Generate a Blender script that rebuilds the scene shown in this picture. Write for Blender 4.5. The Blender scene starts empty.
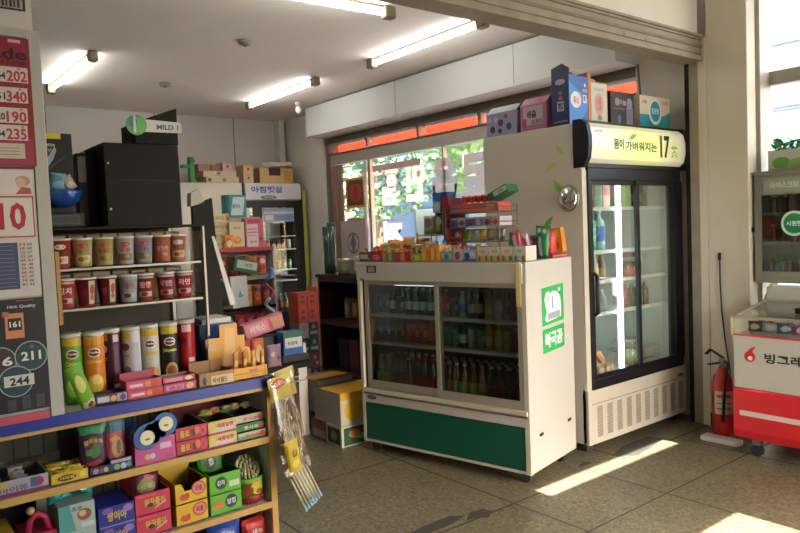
import bpy, bmesh, math, random
from mathutils import Vector, Matrix
random.seed(7)
SC = bpy.context.scene
COL = SC.collection
R = math.radians

# ---------------------------------------------------------------- camera
yaw, pitch, roll = R(51.7), R(-3.1), R(-2.34)
Fv = Vector((math.cos(yaw)*math.cos(pitch), math.sin(yaw)*math.cos(pitch), math.sin(pitch)))
Rt = Vector((math.sin(yaw), -math.cos(yaw), 0)); Up = Rt.cross(Fv)
Rr = Rt*math.cos(roll) + Up*math.sin(roll); Ur = -Rt*math.sin(roll) + Up*math.cos(roll)
cam = bpy.data.cameras.new('camera'); camo = bpy.data.objects.new('camera', cam); COL.objects.link(camo)
camo.matrix_world = Matrix(((Rr.x, Ur.x, -Fv.x, 0), (Rr.y, Ur.y, -Fv.y, 0), (Rr.z, Ur.z, -Fv.z, 1.45), (0, 0, 0, 1)))
cam.sensor_width = 36; cam.lens = 698/800*36; cam.clip_start = 0.02; cam.clip_end = 300
SC.camera = camo

# ---------------------------------------------------------------- sky, sun, exposure
SC.view_settings.view_transform = 'Standard'; SC.view_settings.look = 'None'
SC.view_settings.gamma = 1.0; SC.view_settings.exposure = 0.86
SC.view_settings.use_curve_mapping = False
SC.cycles.use_denoising = True
SC.cycles.max_bounces = 10; SC.cycles.diffuse_bounces = 5; SC.cycles.transparent_max_bounces = 24
SC.cycles.sample_clamp_indirect = 6.0
W = bpy.data.worlds.new('world'); SC.world = W; W.use_nodes = True
nt = W.node_tree; nt.nodes.clear()
wo = nt.nodes.new('ShaderNodeOutputWorld'); bg = nt.nodes.new('ShaderNodeBackground')
sky = nt.nodes.new('ShaderNodeTexSky'); sky.sky_type = 'NISHITA'; sky.sun_disc = False
SUN_DIR = Vector((-0.01, 1.35, -1.0)).normalized()
sky.sun_elevation = math.asin(-SUN_DIR.z); sky.sun_rotation = math.atan2(-SUN_DIR.x, -SUN_DIR.y)
sky.air_density = 1.0; sky.dust_density = 3.0; sky.ozone_density = 1.0
bg.inputs['Strength'].default_value = 1.1
nt.links.new(sky.outputs[0], bg.inputs['Color']); nt.links.new(bg.outputs[0], wo.inputs['Surface'])
sl = bpy.data.lights.new('sun', 'SUN'); sl.energy = 34.0; sl.angle = R(0.25); sl.color = (1, .97, .92)
so = bpy.data.objects.new('sun', sl); COL.objects.link(so); so.location = (2, -6, 8)
so.rotation_euler = SUN_DIR.to_track_quat('-Z', 'Y').to_euler()

def portal(name, loc, size, dirv):
    l = bpy.data.lights.new(name, 'AREA'); l.shape = 'RECTANGLE'; l.size, l.size_y = size
    o = bpy.data.objects.new(name, l); COL.objects.link(o); o.location = loc
    o.rotation_euler = Vector(dirv).to_track_quat('-Z', 'Y').to_euler()
    l.cycles.is_portal = True
portal('daylight_portal_side', (5.08, .5, 2.0), (3.3, 2.3), (-1, 0, 0))
portal('daylight_portal_inner', (4.95, 5.2, 1.7), (4.5, 1.9), (-1, 0, 0))
portal('daylight_portal_front', (1.8, -1.3, 1.4), (5.0, 2.9), (0, 1, 0))

# ---------------------------------------------------------------- materials
MATS = {}
def mat(name, col, rough=.5, metal=0, emit=0, ecol=None, noise=0, nscale=8, bump=0, bscale=60, coat=0, spec=None):
    if name in MATS: return MATS[name]
    m = bpy.data.materials.new(name); m.use_nodes = True; t = m.node_tree
    b = t.nodes['Principled BSDF']; b.inputs['Base Color'].default_value = (*col, 1)
    b.inputs['Roughness'].default_value = rough; b.inputs['Metallic'].default_value = metal
    if coat: b.inputs['Coat Weight'].default_value = coat
    if spec is not None: b.inputs['Specular IOR Level'].default_value = spec
    if emit:
        b.inputs['Emission Color'].default_value = (*(ecol or col), 1); b.inputs['Emission Strength'].default_value = emit
    tc = t.nodes.new('ShaderNodeTexCoord')
    if noise:
        n = t.nodes.new('ShaderNodeTexNoise'); n.inputs['Scale'].default_value = nscale; n.inputs['Detail'].default_value = 5
        mx = t.nodes.new('ShaderNodeMix'); mx.data_type = 'RGBA'
        mx.inputs[6].default_value = (*[c*(1-noise) for c in col], 1); mx.inputs[7].default_value = (*[min(1, c*(1+noise)) for c in col], 1)
        t.links.new(tc.outputs['Object'], n.inputs['Vector']); t.links.new(n.outputs['Fac'], mx.inputs[0]); t.links.new(mx.outputs[2], b.inputs['Base Color'])
    if bump:
        n2 = t.nodes.new('ShaderNodeTexNoise'); n2.inputs['Scale'].default_value = bscale
        bp = t.nodes.new('ShaderNodeBump'); bp.inputs['Strength'].default_value = bump; bp.inputs['Distance'].default_value = .01
        t.links.new(tc.outputs['Object'], n2.inputs['Vector']); t.links.new(n2.outputs['Fac'], bp.inputs['Height']); t.links.new(bp.outputs[0], b.inputs['Normal'])
    MATS[name] = m
    return m
def hexc(h):
    v = [int(h[i:i+2], 16)/255 for i in (0, 2, 4)]
    return tuple(c/12.92 if c <= .04045 else ((c+.055)/1.055)**2.4 for c in v)
def C(h, rough=.45, **k):           # printed card / plastic of a given colour
    n = 'print_%s_%d' % (h, int(rough*100))
    return MATS.get(n) or mat(n, hexc(h), rough, noise=.05, nscale=30, **k)
def glassmat(name, tint=(1, 1, 1), refl=.08, rough=.0):
    if name in MATS: return MATS[name]
    m = bpy.data.materials.new(name); m.use_nodes = True; t = m.node_tree; t.nodes.clear()
    o = t.nodes.new('ShaderNodeOutputMaterial'); mx = t.nodes.new('ShaderNodeMixShader'); g = t.nodes.new('ShaderNodeBsdfGlossy')
    tr = t.nodes.new('ShaderNodeBsdfTransparent'); tr.inputs[0].default_value = (*tint, 1)
    g.inputs['Roughness'].default_value = rough; g.inputs[0].default_value = (1, 1, 1, 1)
    lw = t.nodes.new('ShaderNodeLayerWeight'); lw.inputs[0].default_value = .35
    ma = t.nodes.new('ShaderNodeMath'); ma.operation = 'MULTIPLY_ADD'; ma.inputs[1].default_value = .35; ma.inputs[2].default_value = refl
    t.links.new(lw.outputs['Fresnel'], ma.inputs[0]); t.links.new(ma.outputs[0], mx.inputs[0])
    t.links.new(tr.outputs[0], mx.inputs[1]); t.links.new(g.outputs[0], mx.inputs[2]); t.links.new(mx.outputs[0], o.inputs[0])
    MATS[name] = m; return m

M = dict(
 wall=mat('wall_paint', hexc('cfcabf'), .8, noise=.05, nscale=2.5, bump=.1, bscale=90),
 wallback=mat('wall_panel_paint', hexc('c8c4be'), .75, noise=.05, nscale=3),
 ceil=mat('ceiling_paint', hexc('e6e0d6'), .85, noise=.05, nscale=1.5, bump=.08, bscale=40),
 beam=mat('beam_paint', hexc('ccccc8'), .7, noise=.04, nscale=2),
 pillar=mat('pillar_paint', hexc('beb5a5'), .7, noise=.09, nscale=2.2, bump=.1, bscale=30),
 dirty=mat('aged_painted_steel', hexc('857b68'), .65, noise=.35, nscale=7, bump=.15, bscale=50),
 grime=mat('grimy_steel', hexc('6f6556'), .65, noise=.35, nscale=12),
 alu=mat('aluminium_frame', hexc('9b9486'), .42, .35, noise=.12, nscale=20),
 chrome=mat('chrome', (.75, .75, .74), .08, 1),
 steel=mat('stainless', hexc('9a958c'), .35, .8, noise=.15, nscale=10),
 white=mat('white_enamel', hexc('b0aca3'), .3, noise=.04, nscale=5, coat=.2),
 cream=mat('cream_enamel', hexc('b3ac9c'), .35, noise=.06, nscale=6),
 side=mat('cabinet_side_enamel', hexc('c8c2b6'), .32, noise=.04, nscale=4),
 black=mat('black_plastic', (.008, .008, .009), .4, spec=.3),
 black2=mat('matte_black_metal', (.007, .006, .005), .6, noise=.2, nscale=5, spec=.2),
 rubber=mat('black_rubber', (.02, .02, .02), .8),
 green=mat('dark_green_panel', hexc('0c4a3a'), .3, noise=.08, nscale=4),
 inner=mat('fridge_liner', hexc('cfdcd4'), .4),
 innerdark=mat('cooler_liner', hexc('3c403e'), .5),
 wire=mat('coated_wire', hexc('c9ccc8'), .4),
 wood=mat('yellow_wood_edge', hexc('b8904a'), .5, noise=.18, nscale=14),
 woodpost=mat('orange_wood', hexc('a8763a'), .5, noise=.2, nscale=14),
 brown=mat('dark_brown_wood', hexc('35180f'), .5, noise=.3, nscale=8),
 blue=mat('blue_edge_strip', hexc('1c2f86'), .4, noise=.06, nscale=8),
 panelw=mat('shelf_board_white', hexc('c9c6be'), .6, noise=.05, nscale=6),
 kraft=mat('kraft_cardboard', hexc('a9805a'), .8, noise=.12, nscale=9),
 kraft2=mat('pale_cardboard', hexc('c8a878'), .8, noise=.12, nscale=9),
 curtain=mat('brown_curtain', hexc('8b6f5f'), .9, noise=.15, nscale=6),
 red=mat('red_plastic', hexc('c5202a'), .35, noise=.05),
 extred=mat('red_extinguisher_paint', hexc('b3181c'), .22, coat=.5),
 led=mat('led_tube', (1, 1, 1), .4, emit=8, ecol=(.93, .98, 1)),
 tube=mat('fluorescent_tube', (1, 1, 1), .4, emit=22, ecol=(1, .98, .95)),
 glass=glassmat('clear_glass', (.97, .98, .97), .03), glassd=glassmat('tinted_cooler_glass', (.70, .74, .72), .02), glassw=glassmat('window_glass', (.93, .95, .95), .04),
 film=glassmat('clear_plastic_film', (.93, .91, .88), .10, .15),
 leaf=mat('leaf_green', hexc('7fa05c'), .7, noise=.3, nscale=4), leaf2=mat('dark_leaf_green', hexc('4f7048'), .7, noise=.3, nscale=4),
 bark=mat('bark', hexc('5a4838'), .9, noise=.2), asphalt=mat('asphalt', hexc('6a6a68'), .9, noise=.1), conc=mat('white_render', hexc('b4b8bc'), .85, noise=.04),
 awn=mat('orange_awning_cloth', hexc('ee5e38'), .7, noise=.06, nscale=3),
)
def awn_translucent():
    m = MATS['orange_awning_cloth']; t = m.node_tree; o = t.nodes['Material Output']
    tl = t.nodes.new('ShaderNodeBsdfTranslucent'); tl.inputs[0].default_value = (*hexc('ff6c44'), 1)
    mx = t.nodes.new('ShaderNodeMixShader'); mx.inputs[0].default_value = .6
    t.links.new(t.nodes['Principled BSDF'].outputs[0], mx.inputs[1]); t.links.new(tl.outputs[0], mx.inputs[2]); t.links.new(mx.outputs[0], o.inputs[0])
awn_translucent()
def terrazzo():
    m = bpy.data.materials.new('terrazzo'); m.use_nodes = True; t = m.node_tree; b = t.nodes['Principled BSDF']
    tc = t.nodes.new('ShaderNodeTexCoord')
    v = t.nodes.new('ShaderNodeTexVoronoi'); v.inputs['Scale'].default_value = 75
    cr = t.nodes.new('ShaderNodeValToRGB'); e = cr.color_ramp.elements
    e[0].position = .0; e[0].color = (*hexc('3a3424'), 1); e[1].position = 1; e[1].color = (*hexc('8c8468'), 1)
    x = cr.color_ramp.elements.new(.35); x.color = (*hexc('686049'), 1); y = cr.color_ramp.elements.new(.7); y.color = (*hexc('746b53'), 1)
    n = t.nodes.new('ShaderNodeTexNoise'); n.inputs['Scale'].default_value = 1.6; n.inputs['Detail'].default_value = 6
    mr = t.nodes.new('ShaderNodeMapRange'); mr.inputs[1].default_value = .3; mr.inputs[2].default_value = .7; mr.inputs[3].default_value = .78; mr.inputs[4].default_value = 1.12
    mu = t.nodes.new('ShaderNodeMix'); mu.data_type = 'RGBA'; mu.blend_type = 'MULTIPLY'; mu.inputs[0].default_value = 1
    t.links.new(tc.outputs['Object'], v.inputs['Vector']); t.links.new(tc.outputs['Object'], n.inputs['Vector'])
    t.links.new(v.outputs['Color'], cr.inputs[0]); t.links.new(n.outputs['Fac'], mr.inputs[0])
    t.links.new(cr.outputs[0], mu.inputs[6]); t.links.new(mr.outputs[0], mu.inputs[7]); t.links.new(mu.outputs[2], b.inputs['Base Color'])
    b.inputs['Roughness'].default_value = .42
    return m
M['terrazzo'] = terrazzo()

# ---------------------------------------------------------------- mesh builder
_tx = {}
def text_mesh(s, off=.03):
    k_ = s; s = s if off == .03 else s+' '
    if s in _tx: return _tx[s]
    c = bpy.data.curves.new('glyphs', 'FONT'); c.body = k_; c.resolution_u = 2; c.align_x = 'LEFT'; c.offset = off
    o = bpy.data.objects.new('glyphs', c); COL.objects.link(o)
    dg = bpy.context.evaluated_depsgraph_get(); me = bpy.data.meshes.new_from_object(o.evaluated_get(dg))
    vs = [v.co.copy() for v in me.vertices]; fs = [tuple(p.vertices) for p in me.polygons]
    bpy.data.objects.remove(o); bpy.data.curves.remove(c); bpy.data.meshes.remove(me)
    if not vs: _tx[s] = ([], [], 1, 1); return _tx[s]
    x0 = min(v.x for v in vs); x1 = max(v.x for v in vs); y0 = min(v.y for v in vs); y1 = max(v.y for v in vs)
    _tx[s] = ([((v.x-x0)/(x1-x0)-.5, (v.y-y0)/(y1-y0)-.5) for v in vs], fs, x1-x0, y1-y0)
    return _tx[s]
class MB:
    def __init__(s): s.v = []; s.f = []; s.m = []; s.sm = []; s.ms = []
    def mi(s, m):
        if isinstance(m, str): m = M.get(m) or C(m)
        if m not in s.ms: s.ms.append(m)
        return s.ms.index(m)
    def face(s, pts, m, smooth=False):
        b = len(s.v); s.v += [tuple(p) for p in pts]; s.f.append(tuple(range(b, b+len(pts)))); s.m.append(s.mi(m)); s.sm.append(smooth); return s
    def box(s, lo, hi, m, ms=None, skip=''):
        x0, y0, z0 = lo; x1, y1, z1 = hi; b = len(s.v)
        s.v += [(x0,y0,z0),(x1,y0,z0),(x1,y1,z0),(x0,y1,z0),(x0,y0,z1),(x1,y0,z1),(x1,y1,z1),(x0,y1,z1)]
        for k, q in (('b',(0,3,2,1)),('t',(4,5,6,7)),('f',(0,1,5,4)),('r',(1,2,6,5)),('k',(2,3,7,6)),('l',(3,0,4,7))):
            if k in skip: continue
            s.f.append(tuple(b+i for i in q)); s.m.append(s.mi((ms or {}).get(k, m))); s.sm.append(False)
        return s
    def bar(s, p, q, w, h, m, up=(0, 0, 1)):
        p = Vector(p); q = Vector(q); d = (q-p).normalized(); a = d.cross(Vector(up))
        if a.length < 1e-4: a = d.cross(Vector((1, 0, 0)))
        a.normalize(); c = a.cross(d); b = len(s.v)
        for e in (p, q):
            for i, j in ((-1,-1),(1,-1),(1,1),(-1,1)): s.v.append(tuple(e+a*i*w/2+c*j*h/2))
        for q_ in ((0,1,2,3),(7,6,5,4),(0,4,5,1),(1,5,6,2),(2,6,7,3),(3,7,4,0)):
            s.f.append(tuple(b+i for i in q_)); s.m.append(s.mi(m)); s.sm.append(False)
        return s
    def lathe(s, prof, m, c=(0, 0, 0), n=16, cap=True, axis='z', mats=None):
        b = len(s.v)
        for r, z in prof:
            for i in range(n):
                a = 2*math.pi*i/n; u, w = r*math.cos(a), r*math.sin(a)
                p = (u, w, z) if axis == 'z' else ((u, z, -w) if axis == 'y' else (z, u, w))
                s.v.append((c[0]+p[0], c[1]+p[1], c[2]+p[2]))
        for j in range(len(prof)-1):
            mi = s.mi(mats[j] if mats else m)
            for i in range(n):
                k = (i+1) % n; s.f.append((b+j*n+i, b+j*n+k, b+(j+1)*n+k, b+(j+1)*n+i)); s.m.append(mi); s.sm.append(True)
        if cap:
            s.f.append(tuple(b+i for i in reversed(range(n)))); s.m.append(s.mi(mats[0] if mats else m)); s.sm.append(False)
            s.f.append(tuple(b+(len(prof)-1)*n+i for i in range(n))); s.m.append(s.mi(mats[-1] if mats else m)); s.sm.append(False)
        return s
    def tube(s, pts, r, m, n=8, cap=True):
        pts = [Vector(p) for p in pts]; b = len(s.v); prev = None
        for i, p in enumerate(pts):
            d = (pts[min(i+1, len(pts)-1)]-pts[max(i-1, 0)]).normalized()
            a = prev or (d.cross(Vector((0, 0, 1))) if abs(d.z) < .9 else d.cross(Vector((1, 0, 0))))
            a = (a-d*a.dot(d)).normalized(); prev = a; c = d.cross(a); rr = r[i] if isinstance(r, (list, tuple)) else r
            for k in range(n):
                t = 2*math.pi*k/n; s.v.append(tuple(p+a*math.cos(t)*rr+c*math.sin(t)*rr))
        mi = s.mi(m)
        for j in range(len(pts)-1):
            for i in range(n):
                k = (i+1) % n; s.f.append((b+j*n+i, b+j*n+k, b+(j+1)*n+k, b+(j+1)*n+i)); s.m.append(mi); s.sm.append(True)
        if cap:
            s.f.append(tuple(b+i for i in reversed(range(n)))); s.m.append(mi); s.sm.append(False)
            s.f.append(tuple(b+(len(pts)-1)*n+i for i in range(n))); s.m.append(mi); s.sm.append(False)
        return s
    def prism(s, poly, y0, y1, m, plane='xz', mside=None):
        f = {'xz': lambda a, b_, t: (a, t, b_), 'xy': lambda a, b_, t: (a, b_, t), 'yz': lambda a, b_, t: (t, a, b_)}[plane]
        n = len(poly); b = len(s.v); mi = s.mi(m); ms_ = s.mi(mside or m)
        for t in (y0, y1):
            for a, c in poly: s.v.append(f(a, c, t))
        s.f.append(tuple(b+i for i in range(n))); s.m.append(mi); s.sm.append(False)
        s.f.append(tuple(b+n+i for i in reversed(range(n)))); s.m.append(mi); s.sm.append(False)
        for i in range(n):
            k = (i+1) % n; s.f.append((b+i, b+n+i, b+n+k, b+k)); s.m.append(ms_); s.sm.append(False)
        return s
    def art(s, o, U, V, els, lift=.0006):
        """print on a flat face: o lower-left corner, U and V the face's full width and height, elements in 0..1"""
        o, U, V = Vector(o), Vector(U), Vector(V); N = U.cross(V).normalized()
        for k, e in enumerate(els):
            off = N*lift*(1+k*.35); P = lambda x, y: o+U*x+V*y+off
            if e[0] == 'r': s.face([P(e[1], e[2]), P(e[3], e[2]), P(e[3], e[4]), P(e[1], e[4])], e[5])
            elif e[0] == 'e': s.face([P(e[1]+e[3]*math.cos(2*math.pi*i/18), e[2]+e[4]*math.sin(2*math.pi*i/18)) for i in range(18)], e[5])
            elif e[0] == 'p': s.face([P(*q) for q in e[1]], e[2])
            elif e[0] == 't':
                vs, fs, w, h = text_mesh(e[1]); b = len(s.v); mi = s.mi(e[6]); rot = e[7] if len(e) > 7 else 0
                for x, y in vs:
                    X, Y = x*e[4], y*e[5]
                    if rot:
                        ul, vl = U.length, V.length; X, Y = X*ul, Y*vl
                        X, Y = (X*math.cos(rot)-Y*math.sin(rot))/ul, (X*math.sin(rot)+Y*math.cos(rot))/vl
                    s.v.append(tuple(P(e[2]+X, e[3]+Y)))
                for f in fs: s.f.append(tuple(b+i for i in f)); s.m.append(mi); s.sm.append(False)
        return s
    def wrap(s, c, r, z0, z1, a0, a1, els, lift=.0008):
        """print on a can: angles from a0 to a1 (degrees) span the width"""
        for k, e in enumerate(els):
            rr = r+lift*(1+k*.4)
            def P(x, y):
                a = R(a0+(a1-a0)*x); return (c[0]+rr*math.cos(a), c[1]+rr*math.sin(a), c[2]+z0+(z1-z0)*y)
            if e[0] == 'r':
                n = 6
                for i in range(n):
                    xa = e[1]+(e[3]-e[1])*i/n; xb = e[1]+(e[3]-e[1])*(i+1)/n
                    s.face([P(xa, e[2]), P(xb, e[2]), P(xb, e[4]), P(xa, e[4])], e[5])
            elif e[0] == 'e': 
                n = 14; ring = [(e[1]+e[3]*math.cos(2*math.pi*i/n), e[2]+e[4]*math.sin(2*math.pi*i/n)) for i in range(n)]
                for i in range(n//2):
                    a_, b_ = ring[i], ring[(i+1)]; c_, d_ = ring[(n-i-1) % n], ring[(n-i) % n]
                    s.face([P(*d_), P(*a_), P(*b_), P(*c_)], e[5])
            elif e[0] == 't':
                vs, fs, w, h = text_mesh(e[1]); b = len(s.v); mi = s.mi(e[6])
                for x, y in vs: s.v.append(tuple(P(e[2]+x*e[4], e[3]+y*e[5])))
                for f in fs: s.f.append(tuple(b+i for i in f)); s.m.append(mi); s.sm.append(False)
        return s
    def build(s, name, parent=None, loc=(0, 0, 0), rz=0, bevel=0, label=None, cat=None, group=None, kind=None, seg=2, rot=None):
        me = bpy.data.meshes.new(name); me.from_pydata(s.v, [], s.f)
        for m in s.ms: me.materials.append(m)
        me.polygons.foreach_set('material_index', s.m); me.polygons.foreach_set('use_smooth', s.sm); me.update()
        o = bpy.data.objects.new(name, me); COL.objects.link(o); o.location = loc; o.rotation_euler = rot or (0, 0, rz)
        if parent: o.parent = parent
        if bevel:
            md = o.modifiers.new('bevel', 'BEVEL'); md.width = bevel; md.segments = seg; md.limit_method = 'ANGLE'; md.angle_limit = R(40)
        tag(o, label, cat, group, kind); return o
def tag(o, label=None, cat=None, group=None, kind=None):
    if label: o['label'] = label
    if cat: o['category'] = cat
    if group: o['group'] = group
    if kind: o['kind'] = kind
    return o
def thing(name, label, cat, loc=(0, 0, 0), rz=0, group=None, rot=None):
    o = bpy.data.objects.new(name, None); COL.objects.link(o); o.location = loc; o.rotation_euler = rot or (0, 0, rz)
    o.empty_display_size = .05
    return tag(o, label, cat, group)
def copy_thing(root, loc, rz=None, label=None, group=None, mats=None, scale=None):
    r = root.copy(); COL.objects.link(r); r.location = loc
    if rz is not None: r.rotation_euler = (0, 0, rz)
    if label: r['label'] = label
    if group: r['group'] = group
    if scale: r.scale = scale
    for ch in list(root.children):
        c = ch.copy(); COL.objects.link(c); c.parent = r
        for g in list(ch.children):
            d = g.copy(); COL.objects.link(d); d.parent = c
    return r
ORD = ['first', 'second', 'third', 'fourth', 'fifth', 'sixth', 'seventh', 'eighth', 'ninth', 'tenth', 'eleventh', 'twelfth']

# ================================================================ structure
def struct(mb, name, **k): return mb.build(name, kind='structure', **k)
f = MB(); f.box((-2.2, -1.3, -.1), (5.0, 8.6, 0), 'terrazzo')
jm = mat('floor_joint', hexc('4a4234'), .8)
for x in (-.37, .63, 1.63, 2.63, 3.63, 4.63): f.box((x-.006, 2.46, 0), (x+.006, 8.45, .0008), jm)
for y in (2.455, 3.455, 4.455, 5.455, 6.455, 7.455): f.box((-2, y-.006, 0), (4.7, y+.006, .0008), jm)
for x in (.63, 1.63, 2.63, 3.3, 4.2): f.box((x-.005, -1.2, 0), (x+.005, 2.45, .0008), jm)
for y in (-.01, .99, 1.99): f.box((-2, y-.005, 0), (4.9, y+.005, .0008), jm)
struct(f, 'floor')
struct(MB().box((-2.2, 2.6, 2.96), (5.0, 8.6, 3.06), 'ceil'), 'ceiling')
struct(MB().box((-2.2, -1.3, 3.4), (5.0, 2.6, 3.5), 'ceil'), 'ceiling')
b = MB().box((-2.2, 8.45, 0), (5.0, 8.6, 2.96), 'wallback')
for x in (.6, 1.8, 3.0, 4.02): b.box((x-.006, 8.444, 0), (x+.006, 8.45, 2.96), 'dirty')
b.box((4.6, 8.3, 0), (4.68, 8.45, 2.96), 'wallback')
struct(b, 'wall_back')
struct(MB().box((-2.3, -1.3, 0), (-2.2, 8.6, 3.4), 'wall'), 'wall_left')
# window wall (x = 4.75)
w = MB()
w.box((4.75, 7.45, 0), (4.95, 8.45, 2.96), 'wall'); w.box((4.75, 2.6, 0), (4.95, 3.05, 2.96), 'wall')
w.box((4.75, 3.05, 0), (4.95, 7.45, .78), 'wall'); w.box((4.75, 3.05, 2.62), (4.95, 7.45, 2.96), 'wall')
struct(w, 'wall_right')
bm_ = MB().box((4.45, 3.02, 2.60), (4.75, 7.36, 2.945), 'beam'); 
for y in (4.0, 5.6): bm_.box((4.4485, y-.003, 2.6), (4.45, y+.003, 2.945), 'dirty')
struct(bm_, 'trim_1', bevel=.004)
# partition above the roller shutter and its housing
struct(MB().box((-2.2, 2.49, 2.67), (4.62, 2.6, 3.4), 'wall'), 'wall_front')
h = MB().box((-2.2, 2.46, 2.5), (4.62, 2.6, 2.67), 'dirty')
h.box((-2.2, 2.445, 2.655), (4.62, 2.462, 2.672), 'dirty').box((-2.2, 2.452, 2.585), (4.62, 2.462, 2.604), 'grime').box((-2.2, 2.4515, 2.635), (4.62, 2.462, 2.64), 'grime').box((-2.2, 2.4515, 2.54), (4.62, 2.462, 2.545), 'grime').box((-2.2, 2.448, 2.498), (4.62, 2.462, 2.512), 'dirty')
for x in (3.72, 3.95): h.lathe([(.012, 0), (.012, .006), (.004, .012)], 'black', c=(x, 2.46, 2.55), n=10, axis='y')
struct(h, 'trim_2', bevel=.003)
g = MB().box((4.612, 2.487, 0), (4.74, 2.552, 2.655), 'dirty').box((4.612, 2.552, 0), (4.74, 2.585, 2.655), 'black2').box((4.612, 2.435, 0), (4.74, 2.487, 2.655), 'pillar')
struct(g, 'trim_3')
# pillar
p = MB().box((4.62, 2.16, 0), (4.74, 2.435, 3.4), 'pillar'); p.box((4.70, 2.435, 0), (4.95, 2.6, 3.4), 'pillar')
p.box((4.74, 2.16, 0), (4.95, 2.44, .75), 'pillar')
struct(p, 'wall_pillar', bevel=.006)
struct(MB().box((4.610, 2.15, 0), (4.62, 2.435, .09), 'rubber'), 'baseboard_pillar')
# side window wall of the front bay
s = MB().box((4.9, -1.3, 0), (5.0, 2.16, .75), 'wall').box((4.9, -1.3, 3.15), (5.0, 2.16, 3.4), 'wall')
struct(s, 'wall_side')
wf = MB()
wf.box((4.745, 2.135, .75), (4.905, 2.165, 3.15), 'alu')
wf.box((4.88, -1.2, 2.30), (4.95, 2.135, 2.39), 'alu').box((4.88, -1.2, .75), (4.95, 2.135, .83), 'alu').box((4.88, -1.2, 3.07), (4.95, 2.135, 3.15), 'alu')
for y in (-1.2, -.1, 1.0): wf.box((4.88, y-.03, .83), (4.95, y+.03, 3.07), 'alu')
wfo = struct(wf, 'window_1')
MB().box((4.91, -1.17, .83), (4.916, 2.135, 2.30), 'glassw').box((4.91, -1.17, 2.39), (4.916, 2.135, 3.07), 'glassw').build('pane', wfo)
# street front behind the camera: unseen, openings shaped to cast the floor sun stripe
fr = MB()
fr.box((-2.2, -1.3, 0), (2.1, -1.2, 2.17), 'wall').box((3.34, -1.3, 0), (5.0, -1.2, 2.17), 'wall')
fr.box((-2.2, -1.3, 2.17), (5.0, -1.2, 2.66), 'wall'); fr.box((-2.2, -1.3, 2.66), (2.87, -1.2, 3.4), 'wall').box((2.87, -1.3, 2.81), (5.0, -1.2, 3.4), 'wall')
struct(fr, 'wall_street')
# strip window in the window wall: five bays with a transom row
bays = [7.45, 6.63, 5.70, 4.78, 3.92, 3.05]
wn = MB()
wn.box((4.76, 3.05, 2.525), (4.94, 7.45, 2.62), 'grime').box((4.80, 3.05, 2.27), (4.90, 7.45, 2.395), 'alu').box((4.78, 3.05, .78), (4.94, 7.45, .86), 'alu')
wn.box((4.78, 3.05, 2.395), (4.93, 7.45, 2.41), 'grime')
for y in bays: wn.box((4.81, max(3.05, y-.022), 2.40), (4.90, min(7.45, y+.022), 2.525), 'alu')
for y, hw in ((7.45, .03), (6.63, .022), (5.34, .010), (4.60, .022), (3.05, .03)): wn.box((4.83, max(3.05, y-hw), .86), (4.88, min(7.45, y+hw), 2.27), 'alu')
for y in (7.45,): wn.box((4.77, y-.05, .86), (4.94, y, 2.6), 'grime')
wno = struct(wn, 'window_2')
pn = MB()
for a, c in ((6.652, 7.42), (5.35, 6.608), (4.622, 5.33), (3.08, 4.578)): pn.box((4.853, a, .86), (4.858, c, 2.27), 'glassw')
for a, c in zip(bays[1:], bays[:-1]): pn.box((4.853, a+.03, 2.41), (4.858, c-.03, 2.525), 'glassw')
pn.build('pane', wno)

# ================================================================ outside
struct(MB().box((5.0, -12, -.25), (40, 30, -.15), 'asphalt').box((-12, -14, -.25), (5.0, -1.3, -.15), 'asphalt'), 'ground')
awo = thing('shop_awning', 'orange-red cloth awning outside, glimpsed above the strip window', 'awning', (5.0, 6.8, 2.6))
MB().prism([(0, .36), (0, .40), (1.25, .06), (1.25, -.02), (1.23, -.02), (1.23, .04)], -3.7, 3.7, 'awn', plane='xz').build('awning_cloth', awo)
for y in (-3.6, -1.2, 1.2, 3.6): MB().bar((0, y, .34), (1.22, y, .0), .03, .03, 'alu').build('awning_arm', awo)
def house(name, label, x0, x1, y0, y1, hgt, wallm, rows, cols, face='l'):
    t = thing(name, label, 'building', ((x0+x1)/2, (y0+y1)/2, -.15))
    lx, ly = (x1-x0)/2, (y1-y0)/2
    MB().box((-lx, -ly, 0), (lx, ly, hgt), wallm).box((-lx-.15, -ly-.15, hgt), (lx+.15, ly+.15, hgt+.3), wallm).build('wall', t)
    for r in range(rows):
        for c in range(cols):
            yc = -ly+(c+.5)*2*ly/cols; zc = 1.7+r*3
            m = MB().box((-lx-.06, yc-.7, zc-.75), (-lx+.02, yc+.7, zc+.75), 'alu', skip='l')
            o = m.build('window_frame', t)
            MB().box((-lx-.08, yc-.62, zc-.67), (-lx-.05, yc+.62, zc+.67), glassmat('far_glass', (.35, .45, .5), .3)).build('pane', o)
    return t
house('building', 'white rendered building across the street, seen through the side window', 17, 24, -3, 11, 9.5, 'conc', 3, 5)
house('building', 'pale house beyond the trees outside the strip window', 19, 25, 14, 27, 6.2, mat('pale_blue_render', hexc('5f7284'), .8), 2, 4)
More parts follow.
